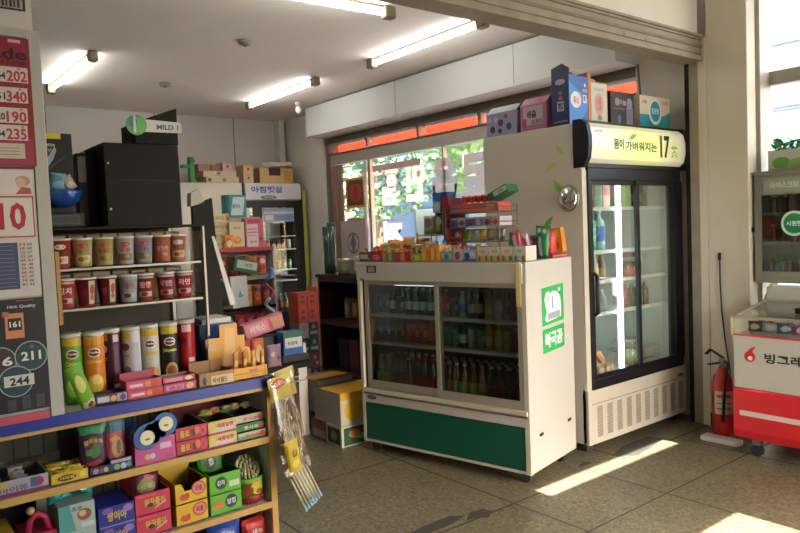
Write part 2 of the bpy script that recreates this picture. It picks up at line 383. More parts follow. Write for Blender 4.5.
def tree(label, x, y, hh, rad, m, n=420, group=None, z0=-.15):
    t = thing('street_tree', label, 'tree', (x, y, z0))
    MB().tube([(0, 0, 0), (.08, .05, hh*.35), (.0, .1, hh*.75)], [.16, .12, .05], 'bark').tube([(.06, .05, hh*.4), (rad*.5, .3, hh*.7)], [.07, .03], 'bark').tube([(.06, .05, hh*.45), (-rad*.5, -.3, hh*.72)], [.07, .03], 'bark').build('trunk', t)
    l = MB()
    for i in range(n):
        a_, e, rr = random.uniform(0, 6.28), random.uniform(-1, 1), rad*random.uniform(.45, 1)**.6
        c = Vector((rr*math.cos(a_)*math.sqrt(1-e*e), rr*math.sin(a_)*math.sqrt(1-e*e), hh*.68+rr*e*.8))
        u = Vector((random.uniform(-1, 1), random.uniform(-1, 1), random.uniform(-.6, .6))).normalized(); v = u.cross(Vector((random.uniform(-1, 1), random.uniform(-1, 1), 1))).normalized()
        s_ = random.uniform(.12, .26)
        l.face([c-u*s_, c-v*s_*.5, c+u*s_, c+v*s_*.5], m)
    l.build('foliage', t)
tree('light green leafy tree outside, behind the strip window nearest the fridge', 9.6, 8.6, 4.8, 1.7, 'leaf', 800)
tree('dark green tree far outside, behind the white letters of the strip window', 14.5, 19.5, 5.2, 2.2, 'leaf2', 1100)
tree('green street tree far outside, left end of the strip window', 9.5, 17.0, 4.4, 1.5, 'leaf', 450)

# ================================================================ drinks cooler (white, green kick panel)
def make_cooler():
    t = thing('display_cooler', 'low white sliding-door drinks cooler with a dark green lower panel', 'cooler', (2.593, 3.742, 0), R(-77.7))
    L, D, H = 1.243, .56, 1.243
    s = MB()
    s.box((0, 0, .07), (.012, D, H), 'white').box((L-.035, 0, .07), (L, D, H), 'white').box((.012, D-.04, .07), (L-.035, D, H), 'white')
    s.box((.012, 0, H-.02), (L-.035, D-.04, H), 'white').box((.012, .0, .07), (L-.035, D-.04, .10), 'white')
    s.build('body', t, bevel=.006)
    MB().box((.006, -.012, 1.125), (L-.02, .03, H-.004), 'white').art((.0, -.012, 1.125), (L, 0, 0), (0, 0, .114), [('r', .08, .45, .145, .85, 'black'), ('r', .09, .5, .135, .8, '8c8478'), ('r', .03, .0, .06, .12, '4a6a90')]).build('top_rail', t, bevel=.006)
    MB().box((L-.055, -.016, 1.0), (L-.03, -.010, 1.243), 'c8b072').build('corner_strip', t, label='yellowed tape strip at the corner')
    MB().box((.03, -.004, .33), (L-.02, .02, .425), 'white').box((.02, -.02, .40), (L-.01, .02, .425), 'cream').box((.02, -.012, .385), (L-.01, .0, .398), 'grime').art((.03, -.004, .33), (L-.05, 0, 0), (0, 0, .07), [('e', .05, .5, .032, .2, 'black'), ('e', .05, .5, .024, .13, '5a5a5a')]).build('sill', t, bevel=.003)
    MB().box((.03, -.002, .085), (L-.03, .012, .325), 'green').box((.02, -.004, .07), (L-.01, .015, .086), 'cream').box((.008, -.006, .07), (.03, .015, 1.125), 'cream').box((L-.03, -.006, .07), (L-.001, .015, 1.125), 'cream').build('kick_panel', t, label='dark green kick panel')
    # interior lining and shelves
    MB().box((.03, D-.05, .10), (L-.04, D-.042, 1.2), 'innerdark').box((.03, .04, .395), (L-.04, D-.05, .40), 'innerdark').box((.013, .04, .4), (.022, D-.05, 1.2), 'innerdark').box((L-.045, .04, .4), (L-.036, D-.05, 1.2), 'innerdark').build('liner', t)
    for k, z in enumerate((.548, .715, .898)):
        if k == 0: continue
        m = MB()
        for j in range(14): m.box((.03, .07+j*.032, z-.004), (L-.045, .074+j*.032, z), 'wire')
        m.box((.03, .055, z-.012), (L-.045, .066, z+.004), 'wire').build('shelf', t)
    MB().lathe([(.012, 0), (.012, .30)], mat('cooler_lamp', (1, 1, 1), .4, emit=2.5, ecol=(.75, .85, 1)), c=(.28, .05, 1.105), n=10, axis='x').build('lamp', t)
    # two sliding doors
    for n_, (x0, x1, y) in enumerate(((.05, .66, .012), (.625, L-.03, -.004))):
        fr = MB(); w_ = .028
        fr.box((x0, y, .425), (x0+w_, y+.014, 1.125), 'alu').box((x1-w_, y, .425), (x1, y+.014, 1.125), 'alu').box((x0+w_, y, 1.10), (x1-w_, y+.014, 1.125), 'alu').box((x0+w_, y, .425), (x1-w_, y+.014, .475), 'alu')
        d = fr.build('sliding_door', t)
        MB().box((x0+w_, y+.006, .475), (x1-w_, y+.009, 1.10), 'glassd').build('pane', d)
    for x in (.06, L-.07):
        for y in (.07, D-.08): MB().lathe([(.03, -.0), (.03, .04)], 'rubber', c=(x, y-.02, .032), n=12, axis='y').box((x-.02, y-.015, .03), (x+.02, y+.015, .072), 'steel').build('caster', t)
    # side panel print: green poster with bear
    st = MB(); S0 = Vector((L, .165, .70)); U = (0, .275, .012)
    st.art((L, .168, .868), (0, .268, .012), (0, 0, .215), [('r', 0, 0, 1, 1, '2f9a4c'),
        ('p', [(.15, .55), (.12, .70), (.2, .86), (.32, .88), (.38, .80), (.5, .86), (.7, .82), (.84, .66), (.88, .40), (.86, .12), (.2, .08), (.13, .16), (.22, .34)], 'd8dcd8'),
        ('p', [(.24, .60), (.22, .70), (.3, .80), (.4, .76), (.36, .62)], 'aeb4b4'), ('r', .25, .12, .82, .30, '8a8f9a'), ('r', .45, .40, .5, .72, '6a6f7a'), ('e', .8, .86, .05, .05, 'd8dcd8')])
    st.art((L, .168, .712), (0, .268, .012), (0, 0, .135), [('r', 0, 0, 1, 1, '2f9a4c'), ('t', '북극곰', .5, .5, .8, .62, 'e8ece8')])
    st.build('side_sticker', t, label='green sticker with a white bear')
    for y in (.12, .47): MB().box((L, y-.02, .262), (L+.004, y+.02, .278), 'black').build('vent_slot', t, rz=0)
    return t
cooler = make_cooler()

# ================================================================ tall fridge
FX, FY, FW, FD, FH = 3.515, 2.645, 1.145, .82, 2.05
def make_fridge():
    t = thing('upright_fridge', 'tall double-door showcase fridge with black door frames and a lit yellow-green sign', 'fridge', (FX, FY, 0))
    L, D, H = FW, FD, FH
    s = MB()
    s.box((0, 0, .06), (.05, D, H), 'side').box((L-.05, 0, .06), (L, D, H), 'side').box((.05, D-.05, .06), (L-.05, D, H), 'side').box((.05, .0, H-.03), (L-.05, D-.05, H), 'side').box((.05, .03, .06), (L-.05, D-.05, .42), 'cream')
    s.build('body', t, bevel=.008)
    for x0, x1 in ((-.001, .045), (L-.045, L+.001)): MB().box((x0, -.006, .06), (x1, .0, H-.29), 'cream').build('front_trim', t, bevel=.002)
    # lower grille panel
    g = MB().box((.0, -.012, .06), (L, .03, .40), 'cream').art((0, -.012, .06), (L, 0, 0), (0, 0, .34), [('r', .03, .735, .97, .75, 'grime')])
    for c in range(10):
        x = .085+c*.105
        for r_ in range(17): g.box((x, -.0135, .10+r_*.0115), (x+.055, -.0118, .1065+r_*.0115), 'grime')
    g.art((0, -.012, .06), (L, 0, 0), (0, 0, .34), [('r', .89, .78, .955, .84, '4a463e')])
    g.build('grille_panel', t)
    # sign
    prof = [(-.0, 1.80), (-.035, 1.83), (-.05, 1.89), (-.05, 1.96), (-.035, 2.02), (.0, 2.052)]
    sg = MB(); lit = mat('lit_sign_face', hexc('d3d896'), .35, emit=.32, ecol=hexc('dbe67c'))
    cm = mat('sign_face_pale', hexc('cfcab4'), .35, emit=.12, ecol=hexc('d8d8b0'))
    n = 24
    for i in range(len(prof)-1):
        for j in range(n):
            xa, xb = .03+(L-.06)*j/n, .03+(L-.06)*(j+1)/n
            sg.face([(xa, prof[i][0], prof[i][1]), (xb, prof[i][0], prof[i][1]), (xb, prof[i+1][0], prof[i+1][1]), (xa, prof[i+1][0], prof[i+1][1])], sgm(), True)
    sg.art((.05, -.052, 1.80), (L-.1, 0, 0), (0, 0, .25), [('t', '몸이', .26, .50, .10, .26, '2c4a2c'), ('t', '가벼워지는', .50, .47, .34, .24, '3c5c34'), ('t', '17', .765, .50, .11, .60, '24302a'), ('t', '茶', .875, .38, .08, .34, '6fb04a'),
        ('p', [(.36, .62), (.40, .76), (.45, .78), (.42, .66)], '5fae3a'), ('t', '웅진식품', .06, .78, .07, .06, '44506a')])
    sg.build('sign', t)
    e = MB()
    for x0, x1 in ((-.006, .03), (L-.03, L+.012)): e.prism([(.05, 1.775), (-.02, 1.775), (-.055, 1.83), (-.066, 1.90), (-.066, 1.96), (-.05, 2.03), (-.01, 2.066), (.05, 2.066)], x0, x1, 'black', plane='yz')
    e.box((.03, -.03, 1.775), (L-.03, .02, 1.80), 'black').box((.03, -.004, 2.05), (L-.03, .03, 2.064), 'black')
    e.build('sign_surround', t)
    MB().box((.045, -.018, 1.70), (L-.045, .06, 1.775), 'black').box((.045, -.018, .46), (.085, .06, 1.70), 'black').box((L-.11, -.018, .46), (L-.03, .06, 1.70), 'black').box((.045, -.018, .40), (L-.045, .06, .46), 'black').build('door_surround', t, bevel=.003)
    for x0, x1, y in ((.075, .60, .0), (.56, L-.10, -.016)):
        d = MB(); z0, z1 = .455, 1.70; w_ = .03
        d.box((x0, y, z0), (x0+w_, y+.014, z1), 'black').box((x1-w_, y, z0), (x1, y+.014, z1), 'black').box((x0+w_, y, z0), (x1-w_, y+.014, z0+.03), 'black').box((x0+w_, y, z1-.03), (x1-w_, y+.014, z1), 'black')
        do = d.build('sliding_door', t)
        MB().box((x0+w_, y+.005, z0+.03), (x1-w_, y+.009, z1-.03), 'glass').build('pane', do)
        if x0 < .3: MB().tube([(x0+.012, y-.0, 1.13), (x0+.012, y-.035, 1.11), (x0+.012, y-.035, .88), (x0+.012, y, .86)], .014, 'black').build('handle', do)
    MB().box((.05, D-.06, .42), (L-.05, D-.052, 1.78), 'inner').box((.0505, .06, .42), (.058, D-.06, 1.78), 'inner').box((L-.058, .06, .42), (L-.0505, D-.06, 1.78), 'inner').box((.05, .06, .42), (L-.05, D-.06, .43), 'inner').box((.05, .06, 1.77), (L-.05, D-.06, 1.78), 'inner').build('liner', t)
    for z in FSH:
        m = MB().box((.06, .10, z-.012), (L-.06, .112, z+.012), 'wire').box((.06, .70, z-.008), (L-.06, .708, z), 'wire')
        for j in range(30): m.box((.07+j*.0345, .11, z-.006), (.073+j*.0345, .70, z-.001), 'wire')
        m.build('shelf', t)
    # light column behind the meeting of the doors
    lp = MB().box((.488, .075, .46), (.514, .095, 1.71), 'wire', ms={'f': 'led', 'k': 'led', 'l': 'led', 'r': 'led'})
    for k in range(16): lp.lathe([(.006, 0), (.006, .003)], 'steel', c=(.501, .072, .50+k*.078), n=8, axis='y')
    lp.build('light_strip', t, label='bright white vertical light strip')
    # leaf decals on the side panel
    def leafpts(cx, cy, a_, l_, w_):
        return [(cx+(u*l_*math.cos(a_)-v*w_*math.sin(a_)), cy+(u*l_*math.sin(a_)+v*w_*math.cos(a_))) for u, v in ((-.5, 0), (-.2, .42), (.15, .5), (.5, 0), (.15, -.4), (-.2, -.36))]
    # side face x=0 seen from -x: U runs -y, V runs z
    for (y, z, ang, l_, w_, c_) in ((.17, 1.665, 2.2, .13, .045, '8cb43c'), (.265, 1.44, .85, .13, .045, '6f9c3a'), (.155, 1.90, 2.3, .09, .035, 'b4c44c'), (.225, 1.80, .5, .11, .035, 'a9c04c')):
        pts = leafpts(0, 0, ang, l_, w_)
        MB().face([(-.0012, y-p_[0], z+p_[1]) for p_ in pts], c_).build('leaf_decal', t)
    for x in (.08, L-.08):
        for y in (.08, D-.08): MB().box((x-.03, y-.03, 0), (x+.03, y+.03, .062), 'rubber').build('foot', t)
    return t
FSH = (.84, 1.05, 1.245, 1.525)
def sgm():
    if 'sign_glow' in MATS: return MATS['sign_glow']
    m = bpy.data.materials.new('sign_glow'); m.use_nodes = True; t = m.node_tree; b = t.nodes['Principled BSDF']
    tc = t.nodes.new('ShaderNodeTexCoord'); mp = t.nodes.new('ShaderNodeMapping'); gr = t.nodes.new('ShaderNodeTexGradient'); gr.gradient_type = 'SPHERICAL'
    mp.inputs['Location'].default_value = (-.62*1.9, 0, -1.92*5); mp.inputs['Scale'].default_value = (1.9, 0, 5)
    cr = t.nodes.new('ShaderNodeValToRGB'); cr.color_ramp.elements[0].color = (*hexc('c9c3b0'), 1); cr.color_ramp.elements[1].color = (*hexc('d8e088'), 1); cr.color_ramp.elements[1].position = .8
    t.links.new(tc.outputs['Object'], mp.inputs[0]); t.links.new(mp.outputs[0], gr.inputs[0]); t.links.new(gr.outputs['Fac'], cr.inputs[0]); t.links.new(cr.outputs[0], b.inputs['Base Color'])
    t.links.new(cr.outputs[0], b.inputs['Emission Color']); b.inputs['Emission Strength'].default_value = .2; b.inputs['Roughness'].default_value = .3
    MATS['sign_glow'] = m; return m
fridge = make_fridge()
cl = thing('round_wall_clock', 'round chrome dome fixed to the side of the tall fridge', 'mirror', (FX-.002, 2.735, 1.594), 0)
MB().lathe([(.080, 0), (.082, .008), (.076, .016)], 'steel', n=32, axis='x').build('rim', cl, rot=(0, 0, math.pi))
MB().lathe([(.076, .012), (.066, .026), (.045, .038), (.02, .045), (.001, .047)], 'chrome', n=32, axis='x').build('dome', cl, rot=(0, 0, math.pi))
cl.name = 'chrome_dome'

# ================================================================ ice cream freezer and small metal display fridge
def make_freezer():
    t = thing('ice_cream_freezer', 'white and red chest freezer with a glass top by the pillar', 'freezer', (4.12, 2.03, 0), R(-90))
    L, D = 1.25, .58   # local x runs along the front, local y into depth
    s = MB().box((0, 0, .42), (L, D, .745), 'white')
    s.prism([(0, .12), (D, .12), (D, .42), (-.012, .42), (-.012, .17)], 0, L, 'red', plane='yz')
    s.art((0, 0, .42), (L, 0, 0), (0, 0, .325), [('r', 0, .965, 1, 1.0, 'c5202a')])
    s.build('body', t, bevel=.006)
    MB().art((0, 0, .42), (L, 0, 0), (0, 0, .325), [('e', .078, .60, .026, .10, 'c5202a'), ('e', .080, .57, .011, .04, 'd9d5ca'), ('p', [(.058, .64), (.082, .76), (.108, .79), (.080, .64)], 'c5202a')]).build('emblem', t, label='red emblem')
    MB().art((0, 0, .42), (L, 0, 0), (0, 0, .325), [('t', '빙그레', .228, .60, .165, .18, '201c1c')]).build('lettering', t, label='black brand lettering')
    MB().box((.04, -.014, .26), (L-.2, -.0125, .29), 'c8b8b0').build('damaged_strip', t, label='peeling pale strip on the red base')
    for x0, x1 in ((-.012, .012), (L-.012, L+.012)): MB().prism([(0, .74), (D, .74), (D, 1.0), (D-.06, 1.0), (D-.16, .90), (.02, .845), (0, .84)], x0, x1, 'c9bc98', plane='yz').build('end_panel', t)
    g = MB()
    g.box((.012, -.002, .745), (L-.012, .004, .84), 'glassw'); g.build('front_glass', t)
    MB().box((0, -.006, .835), (L, .02, .852), 'alu').box((.012, .38, .895), (L-.012, .42, .915), 'alu').bar((.02, .01, .85), (.02, .40, .905), .02, .014, 'alu').bar((.64, .01, .85), (.64, .40, .905), .02, .014, 'alu').bar((L-.02, .01, .85), (L-.02, .40, .905), .02, .014, 'alu').box((.30, .12, .872), (.62, .16, .90), 'black2').build('lid_frame', t)
    MB().prism([(.01, .848), (.40, .902), (.40, .906), (.01, .852)], .03, L-.03, 'glassw', plane='yz').build('lid', t)
    MB().box((.012, .42, .745), (L-.012, D, .99), 'white').build('rear_housing', t)
    MB().box((.02, .02, .43), (L-.02, .40, .44), 'inner').build('liner', t)
    for x in (.10, L-.12):
        for y in (.08, D-.10): MB().box((x-.025, y-.02, .07), (x+.025, y+.02, .13), 'steel').lathe([(.035, 0), (.035, .03)], 'rubber', c=(x, y-.015, .036), n=14, axis='y').build('caster', t)
    return t
make_freezer()
def make_small_fridge():
    t = thing('metal_display_fridge', 'small steel showcase with a round green sticker, above the ice cream freezer', 'fridge', (4.655, 2.14, 1.003), R(-90))
    
    L, D, H = .95, .22, .715
    s = MB().box((0, 0, 0), (L, D, .035), 'steel').box((0, D-.02, .035), (L, D, H), 'steel').box((0, 0, H-.03), (L, D, H), 'steel').box((-.012, -.012, H-.02), (L+.01, D, H+.004), 'steel').box((0, 0, .035), (.045, D-.02, H-.03), 'steel').box((L-.045, 0, .035), (L, D-.02, H-.03), 'steel').box((.045, 0, H-.15), (L-.045, .02, H-.03), 'steel')
    s.box((.045, 0, .035), (L-.045, .02, .075), 'steel')
    s.build('body', t, bevel=.003)
    MB().art((.06, -.0005, H-.14), (.5, 0, 0), (0, 0, .10), [('r', 0, .05, 1, .95, '8a8f84'), ('t', '아이스크림', .25, .5, .34, .4, 'b8c0b0')]).build('header_label', t)
    for z in (.25, .44): MB().box((.046, .02, z), (L-.046, D-.021, z+.008), 'wire').box((.046, .012, z-.006), (L-.046, .02, z+.012), 'alu').build('shelf', t)
    d = MB().box((.05, -.002, .08), (L-.05, .002, H-.155), 'glassd').build('pane', t)
    MB().art((.165, -.003, .30), (.16, 0, 0), (0, 0, .16), [('e', .5, .5, .5, .5, 'b9d2c0'), ('e', .5, .5, .40, .40, '1f7a52'), ('t', '시원한', .5, .5, .6, .2, 'dfe8e0')]).build('round_sticker', t, label='round green and white sticker')
    MB().box((-.02, .0, .33), (.0, .03, .36), 'black').box((-.012, .004, .30), (-.002, .014, .33), 'steel').build('latch', t)
    return t
make_small_fridge()

# ================================================================ ceiling
def tube_light(label, p, q):
    c = Vector(((p[0]+q[0])/2, (p[1]+q[1])/2, 2.96)); ang = math.atan2(q[1]-p[1], q[0]-p[0]); L = math.hypot(q[0]-p[0], q[1]-p[1])/2
    t = thing('fluorescent_light', label, 'ceiling light', c, ang, 'bare fluorescent tubes on the ceiling')
    MB().box((-L, -.012, -.018), (L, .012, 0), 'dirty').build('batten', t, bevel=.003)
    MB().lathe([(.0135, -L+.03), (.0135, L-.03)], 'tube', c=(0, 0, -.052), n=14, axis='x').build('tube', t)
    for sx in (-1, 1): MB().box((sx*L-.045, -.035, -.085), (sx*L+.045, .035, 0), 'dirty').build('end_cap', t, bevel=.014, seg=3)
    return t
tube_light('bare fluorescent tube on the ceiling nearest the price poster', (1.63, 7.34), (1.63, 5.90))
tube_light('bare fluorescent tube low over the back corner, beside the small bulb', (3.70, 7.33), (3.69, 5.89))
tube_light('bare fluorescent tube running beside the ceiling beam', (3.75, 5.03), (3.72, 3.63))
tube_light('fluorescent tube at the top edge of the picture, next to the shutter housing', (1.58, 3.86), (2.99, 3.80))
for x, y, lab in ((2.535, 5.04, 'small round ceiling detector in the middle of the ceiling'), (2.537, 6.79, 'small round ceiling detector further back, near the back wall')):
    t = thing('ceiling_detector', lab, 'detector', (x, y, 2.96), 0, 'round detectors on the ceiling')
    MB().lathe([(.055, 0), (.055, -.012), (.04, -.03), (.02, -.034)], 'dirty', n=20).build('base', t)
    MB().lathe([(.012, -.03), (.012, -.045)], 'grime', n=10).build('sensor', t)
t = thing('ceiling_bulb', 'small white bulb holder on the ceiling by the beam end', 'ceiling light', (4.19, 7.08, 2.96))
MB().lathe([(.045, 0), (.045, -.02), (.025, -.05)], 'white', n=16).build('holder', t)
MB().lathe([(.022, -.05), (.035, -.08), (.034, -.11), (.01, -.135)], mat('frosted_bulb', (.9, .9, .86), .3), n=16).build('bulb', t)
# cable and plug on the pillar
t = thing('power_cable', 'black cable hanging down the pillar from a socket', 'cable', (4.615, 2.354, 0))
MB().tube([(-.004, 0, 1.16), (-.012, -.004, 1.0), (-.01, -.012, .8), (-.014, -.035, .6), (-.02, -.066, .42), (-.02, -.075, .2), (-.015, -.06, .02)], .005, 'black').build('wire', t)
MB().box((-.016, -.008, 1.15), (0, .008, 1.20), 'black').build('plug', t, bevel=.004)
tag(MB().tube([(4.70, 3.00, 2.6), (4.705, 2.98, 2.3), (4.70, 3.01, 2.1), (4.71, 3.02, 1.9)], .008, 'grime').build('cable'), 'dark cable hanging down the wall above the boxes on the tall fridge', 'cable')

# ================================================================ fire extinguisher
t = thing('fire_extinguisher', 'red fire extinguisher standing between pillar and ice cream freezer', 'fire extinguisher', (4.44, 2.262, 0))
MB().lathe([(.058, .0), (.064, .012), (.064, .34), (.058, .39), (.04, .425), (.026, .44), (.024, .46)], 'extred', n=28).wrap((0, 0, 0), .064, .16, .31, -200, -90, [('r', 0, 0, 1, 1, 'c8bfb4'), ('r', .1, .72, .9, .86, 'b03030'), ('r', .1, .2, .9, .28, '6a6a6a'), ('r', .1, .45, .9, .5, '6a6a6a')]).build('cylinder', t)
MB().lathe([(.02, .46), (.022, .50), (.014, .52)], 'steel', n=14).build('valve', t)
MB().bar((.02, .0, .515), (-.09, .03, .585), .022, .008, 'black').bar((-.09, .03, .585), (-.13, .04, .56), .02, .008, 'black').build('lever', t)
MB().bar((.02, 0, .49), (-.11, .035, .49), .02, .008, 'black').build('carry_handle', t)
MB().tube([(.0, -.02, .50), (-.04, -.06, .49), (-.075, -.065, .42), (-.076, -.05, .3), (-.076, -.04, .12)], .009, 'black').build('hose', t)
MB().lathe([(.074, 0), (.074, .012), (.066, .016)], 'steel', n=24).build('stand', t, loc=(0, 0, 0))
tag(MB().box((4.27, 2.09, .0), (4.355, 2.33, .03), 'panelw').build('floor_board', bevel=.004), 'small pale board lying on the floor by the freezer wheel', 'board')
for pts, lab in (([(2.05, 2.54), (2.30, 2.545), (2.33, 2.50), (2.05, 2.47), (1.95, 2.49)], 'grey'), ([(2.33, 2.50), (2.43, 2.55), (2.50, 2.49), (2.42, 2.435), (2.36, 2.46)], 'x'), ([(3.62, 2.58), (4.12, 2.60), (4.10, 2.49), (3.70, 2.42)], 'y')):
    pass
st = MB()
dm = mat('dark_floor_patch', hexc('3c3830'), .6, noise=.2, nscale=20)
for pts in ([(1.92, 2.50), (2.06, 2.49), (2.20, 2.49), (2.34, 2.515), (2.28, 2.57), (2.10, 2.57), (1.98, 2.55)], [(2.30, 2.47), (2.37, 2.46), (2.40, 2.42), (2.48, 2.46), (2.46, 2.52), (2.38, 2.53)], [(3.60, 2.54), (3.72, 2.43), (4.12, 2.50), (4.10, 2.60), (3.80, 2.60)], [(3.30, 2.56), (3.42, 2.54), (3.40, 2.60)]):
    st.face([(x, y, .0014) for x, y in pts], dm)  # flat darker patches laid just above the floor
st.build('floor_patches', kind='stuff', label='dark patches on the terrazzo floor', cat='floor stain')

# ================================================================ product makers
def finish(mb, name, label, cat, loc, rz=0, group=None, rot=None):
    o = mb.build(name, loc=loc, rz=rz, rot=rot); return tag(o, label, cat, group)
def carton(name, label, loc, size, col, front=(), side=(), top=(), left=(), rz=0, group=None, cat='box', rot=None, ms=None):
    """closed carton, origin at its front lower left corner"""
    w, d, h = size; m = MB().box((0, 0, 0), (w, d, h), col, ms=ms)
    if front: m.art((0, 0, 0), (w, 0, 0), (0, 0, h), front)
    if side: m.art((w, 0, 0), (0, d, 0), (0, 0, h), side)
    if left: m.art((0, d, 0), (0, -d, 0), (0, 0, h), left)
    if top: m.art((0, 0, h), (w, 0, 0), (0, d, 0), top)
    return finish(m, name, label, cat, loc, rz, group, rot)
def tray(name, label, loc, size, col, front=(), side=(), rz=0, group=None, back=0, inside='8a7a68', cat='display box', notch=0):
    """open-topped shop display box; back = extra height of a raised rear card"""
    w, d, h = size; th = .003; m = MB()
    m.box((0, 0, 0), (w, d, th), inside)
    if notch: m.prism([(0, 0), (w, 0), (w, h), (w*.82, h), (w*.70, h-notch), (w*.30, h-notch), (w*.18, h), (0, h)], 0, th, col, plane='xz')
    else: m.box((0, 0, 0), (w, th, h), col, ms={'k': inside})
    m.box((0, d-th, 0), (w, d, h+back), col, ms={'f': inside if not back else col}).box((0, th, 0), (th, d-th, h), col, ms={'r': inside}).box((w-th, th, 0), (w, d-th, h), col, ms={'l': inside})
    if front: m.art((0, 0, 0), (w, 0, 0), (0, 0, h), front)
    if side: m.art((w, 0, 0), (0, d, 0), (0, 0, h), side)
    return finish(m, name, label, cat, loc, rz, group)
def pillow(w, h, th, col, els=(), crimp=None, n=8):
    """soft sealed packet standing upright, front towards -y, origin bottom centre"""
    m = MB(); crimp = crimp or col
    def P(u, v, sgn, lift=0):
        b_ = (max(0, 1-abs(2*u-1)**3))*(max(0, 1-abs(2*v-1)**5))
        return ((u-.5)*w*(1-.06*math.sin(math.pi*v)), sgn*(-(th/2)*b_**.6-lift), v*h+.004*math.sin(u*9+v*5)*b_)
    for sgn in (1, -1):
        for i in range(n):
            for j in range(n+2):
                u0, u1, v0, v1 = i/n, (i+1)/n, j/(n+2), (j+1)/(n+2)
                q = [P(u0, v0, sgn), P(u1, v0, sgn), P(u1, v1, sgn), P(u0, v1, sgn)]
                m.face(q if sgn > 0 else q[::-1], crimp if j in (0, n+1) else col, True)
    for k, e in enumerate(els):
        l = .0012+.0004*k
        if e[0] == 'r':
            K = 5
            for i in range(K):
                for j in range(K):
                    u0 = e[1]+(e[3]-e[1])*i/K; u1 = e[1]+(e[3]-e[1])*(i+1)/K; v0 = e[2]+(e[4]-e[2])*j/K; v1 = e[2]+(e[4]-e[2])*(j+1)/K
                    m.face([P(u0, v0, 1, l), P(u1, v0, 1, l), P(u1, v1, 1, l), P(u0, v1, 1, l)], e[5])
        elif e[0] == 'e':
            c_ = P(e[1], e[2], 1, l)
            for i in range(14):
                a0, a1 = 2*math.pi*i/14, 2*math.pi*(i+1)/14
                m.face([c_, P(e[1]+e[3]*math.cos(a0), e[2]+e[4]*math.sin(a0), 1, l), P(e[1]+e[3]*math.cos(a1), e[2]+e[4]*math.sin(a1), 1, l)], e[5])
        elif e[0] == 't':
            vs, fs, _, _ = text_mesh(e[1]); b = len(m.v); mi = m.mi(e[6])
            for x, y in vs: m.v.append(P(e[2]+x*e[4], e[3]+y*e[5], 1, l+.001))
            for f_ in fs: m.f.append(tuple(b+i for i in f_)); m.m.append(mi); m.sm.append(False)
    return m
def packet(name, label, loc, size, col, els=(), crimp=None, rz=0, group=None, rot=None, cat='snack packet'):
    return finish(pillow(*size, col, els, crimp), name, label, cat, loc, rz, group, rot)
def bottle(name, label, loc, h, r, glassc, cap, lab, labtext=None, group=None, cat='bottle', capr=None, neck=.35, face=-110, labz=(.2, .52)):
    t = thing(name, label, cat, loc, 0, group); cr = capr or r*.42
    MB().lathe([(r*.9, 0), (r, h*.02), (r, h*(.96-neck)), (r*.9, h*(1.02-neck)), (cr*1.0, h*.86), (cr*.95, h*.95)], glassc, n=14).build('body', t)
    MB().lathe([(cr*1.12, h*.93), (cr*1.12, h), (cr*.9, h*1.005)], cap, n=12).build('cap', t)
    if lab: 
        l = MB().lathe([(r*1.015, h*labz[0]), (r*1.015, h*labz[1])], lab, n=18, cap=False)
        if labtext: l.wrap((0, 0, 0), r*1.02, h*labz[0], h*labz[1], face-55, face+55, [('t', labtext, .5, .5, .7, .5, 'e8e4d8')])
        l.build('label_band', t)
    return t

# ================================================================ snack gondola in the foreground
GX0, GX1, GY0, GY1 = -.35, 1.265, 2.45, 2.90
t = thing('snack_shelf', 'wooden snack shelving with yellow edges and a blue top rail', 'shelf', (0, GY0, 0))
gd = GY1-GY0
MB().box((GX1-.018, .004, 0), (GX1, gd, .875), 'panelw').box((GX1-.022, -.006, 0), (GX1+.003, .004, .86), 'wood').build('end_panel', t)
MB().box((GX0, .004, 0), (GX0+.018, gd, .875), 'panelw').box((GX0, -.006, 0), (GX0+.022, .004, .86), 'wood').build('end_panel', t)
bk = MB().box((GX0+.018, gd-.012, .03), (GX1-.018, gd, .86), 'panelw')
lat = mat('lattice_back', hexc('8f8d88'), .6)
for i in range(30): bk.box((GX0+.03+i*.05, gd-.0135, .03), (GX0+.036+i*.05, gd-.012, .86), lat)
bk.build('back_panel', t)
for z in (.40, .658): MB().box((GX0+.018, 0, z-.02), (GX1-.018, gd-.012, z), 'panelw').box((GX0+.018, -.006, z-.022), (GX1-.02, .0, z+.003), 'wood').build('shelf', t)
MB().box((GX0+.018, 0, .10), (GX1-.018, gd-.012, .13), 'panelw').box((GX0+.018, -.006, .105), (GX1-.02, .0, .133), 'wood').build('shelf', t)
MB().box((GX0-.005, -.004, .872), (GX1+.008, gd, .89), 'panelw').box((GX0-.008, -.012, .858), (GX1+.01, -.004, .895), 'blue').box((GX0, -.008, .845), (GX1+.004, -.001, .858), 'wood').box((GX1+.002, -.012, .858), (GX1+.010, gd, .895), 'blue').build('worktop', t)

# price poster box standing on the gondola
px = lambda u, y: -.1+0  # (unused helper kept simple)
t = thing('price_poster_stand', 'white-framed poster stand with red and black price posters', 'poster stand', (-.10, 2.44, .895))
w_ = .618; h_ = 1.222
MB().box((0, .004, .0), (w_, .13, h_), 'white').box((w_-.040, -.004, 0), (w_, .004, h_), 'white').box((0, -.004, h_-.028), (w_-.040, .004, h_), 'white').build('case', t, bevel=.002)
MB().box((.0, -.012, -.0), (w_-.045, -.004, .024), 'b8485c').build('pink_strip', t)
def X(v): return (v+.10)/w_          # world x to 0..1
def Z(y): return (2.12-(y-30)*.00312-.895)/h_   # poster row to 0..1
P1 = MB(); e = []
rr = lambda x0, yb, x1, yt, c: e.append(('r', X(x0), Z(yb), X(x1), Z(yt), c))
tx = lambda s_, xc, yc, w, hh, c: e.append(('t', s_, X(xc), Z(yc), w/w_, hh*.00312/h_, c))
rr(-.08, 167, .486, 41, '8c1c34'); rr(-.08, 166, .478, 140, '96304a')
tx('Made', .402, 57, .15, 11, '2c1420'); tx('of Korea', .435, 65, .075, 6, '5c1828')
